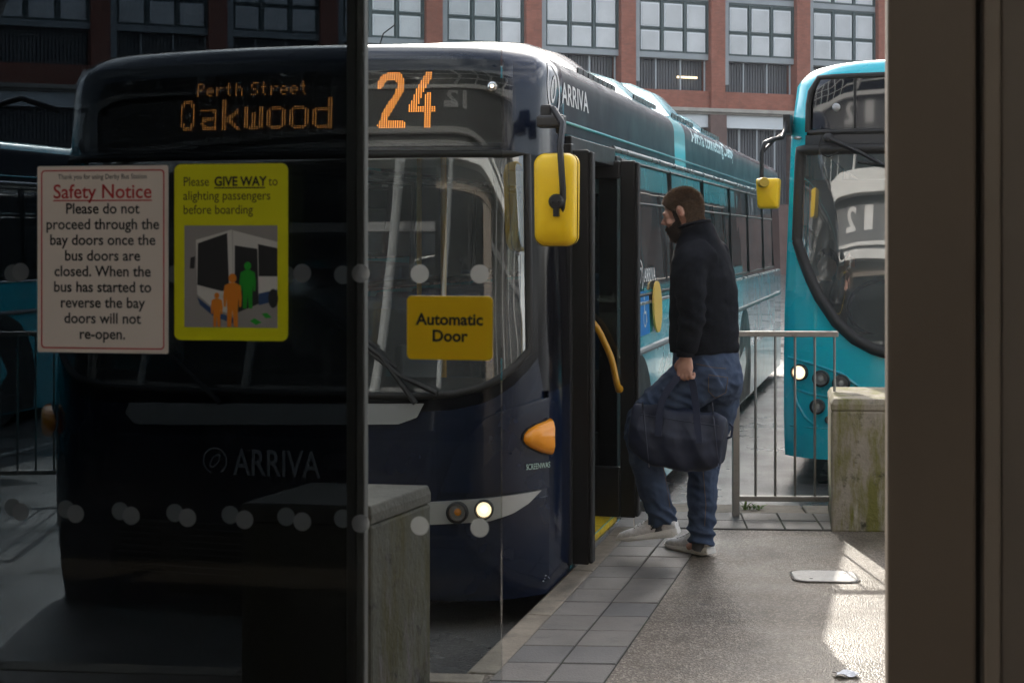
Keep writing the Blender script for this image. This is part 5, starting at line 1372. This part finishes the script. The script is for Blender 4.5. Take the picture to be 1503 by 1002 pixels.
cv = [on_surface(bo, X(940+q*6, 608+q*.9, -.4), .001) for q in range(20)]; cv = [p for p in cv if (p-(A0+A1)/2).length < .36]; sm_.tube(cv, .0026, 6)
sm_.build('seam_piping', M('piping_navy', (.03, .035, .06), .5), bag)
cE = A1+bu_*.05; b = MB(); b.tube([cE+ax*.012+bu_*.03, cE+ax*.03+bu_*.02+bs*.01, cE+ax*.03-bu_*.03+bs*.01, cE+ax*.012-bu_*.04], .006, 6); b.build('end_loop', webm, bag)

# bay number on the station front
p = B2.front(*B2.fpx(1250, 326), 0); e = .02; x_, z_ = B2.fpx(1250, 326)
nn_ = (B2.front(x_+e, z_)-B2.front(x_-e, z_)).cross(B2.front(x_, z_+e)-B2.front(x_, z_-e)).normalized()
pw_ = B2.Mw @ p; nw = (B2.Mw.to_3x3() @ nn_).normalized(); di = (pw_-V((0, 0, CH))).normalized(); rf = di-2*di.dot(nw)*nw
MS = Matrix.Translation(ST.location) @ Matrix.Rotation(radians(-10.5), 4, 'Z'); MSi = MS.inverted()
o_ = MSi @ pw_; d_ = MSi.to_3x3() @ rf; t_ = (.25-o_.y)/d_.y; hitp = o_+d_*t_
print('bay number at', hitp)
b = MB(); text_on(b, '12', .42, lambda a, c: (hitp.x+.06-a*2.7, .246, 3.0+c), bold=.03)
b.build('bay_number', white, ST, smooth=0)

# driver of the turquoise bus, one arm over the wheel
DP = (B2.Mw @ V((-.62, 1.25, .36)))
drv = empty('person', DP); tag(drv, 'bus driver behind the windscreen of the turquoise bus, one hand raised', 'person')
def X2(px, py, Y): return at(px, py, Y)-DP
b = MB(); side_ = NR; fwd = -D
ch = X2(1206, 440, 12.25); hc = X2(1214, 388, 12.2)
b.ell([(ch+V((0, 0, -.42)), side_*.17, fwd*.12), (ch+V((0, 0, -.1)), side_*.18, fwd*.12), (ch+V((0, 0, .08)), side_*.17, fwd*.09), (ch+V((0, 0, .16)), side_*.07, fwd*.06), (hc+V((0, 0, -.08)), side_*.055, fwd*.055)], 18)
b.ball(hc, .078, .095, .115, 18); b.ball(hc+fwd*.08+V((0, 0, -.02)), .03, .035, .045, 12)
ha = X2(1241, 384, 11.75); el = X2(1232, 428, 11.85); sh = ch+side_*.15+V((0, 0, .04))
limb(b, [sh, el, ha+V((-.02, 0, -.02))], [.055, .045, .032])
for k in range(4): limb(b, [ha, ha+V((.03, -.02, .03-.018*k)), ha+V((.065, -.03, .022-.02*k))], [.018, .011, .008], n=8, sub=3)
limb(b, [ha, ha+V((.01, -.02, .04)), ha+V((.03, -.03, .065))], [.016, .011, .008], n=8, sub=3)
limb(b, [ch-side_*.15+V((0, 0, .04)), ch-side_*.2+fwd*.1+V((0, 0, -.2)), ch-side_*.05+fwd*.38+V((0, 0, -.16))], [.055, .045, .035])
for q in (1, -1): limb(b, [ch+side_*.09*q+V((0, 0, -.42)), ch+side_*.12*q+fwd*.42+V((0, 0, -.40)), ch+side_*.12*q+fwd*.45+V((0, 0, -.82))], [.10, .075, .05])
organic(b, 'body', skin, drv, .009, 3)
b = MB(); b.ell([(ch+V((0, 0, -.44)), side_*.19, fwd*.14), (ch+V((0, 0, -.1)), side_*.20, fwd*.14), (ch+V((0, 0, .08)), side_*.19, fwd*.11), (ch+V((0, 0, .15)), side_*.09, fwd*.08)], 20)
limb(b, [sh, el, el.lerp(ha, .72)], [.07, .058, .048]); limb(b, [ch-side_*.15+V((0, 0, .04)), ch-side_*.2+fwd*.1+V((0, 0, -.2)), ch-side_*.08+fwd*.32+V((0, 0, -.17))], [.07, .058, .046])
organic(b, 'jacket', M('driver_jacket', (.03, .033, .04), .9, bump=(200, .2)), drv, .012, 4)
b = MB(); b.ball(hc+V((0, 0, .025))-fwd*.015, .086, .10, .105, 18); b.build('hair', M('driver_hair', (.03, .02, .014), .6, bump=(90, .6)), drv)

HZ = MB(); HZ.box(-140, 190, -10, 140, RZ-1.2, 27)
hm = bpy.data.materials.new('haze'); hm.use_nodes = True; hn = hm.node_tree; hn.nodes.remove(hn.nodes['Principled BSDF'])
pv = hn.nodes.new('ShaderNodeVolumePrincipled'); pv.inputs['Density'].default_value = .0005; pv.inputs['Color'].default_value = (.86, .90, .96, 1); pv.inputs['Anisotropy'].default_value = .3
hn.links.new(pv.outputs[0], hn.nodes['Material Output'].inputs['Volume'])
hz = HZ.build('haze', hm, smooth=0); tag(hz, kind='stuff')
S.cycles.volume_bounces = 0; S.cycles.volume_step_rate = 4
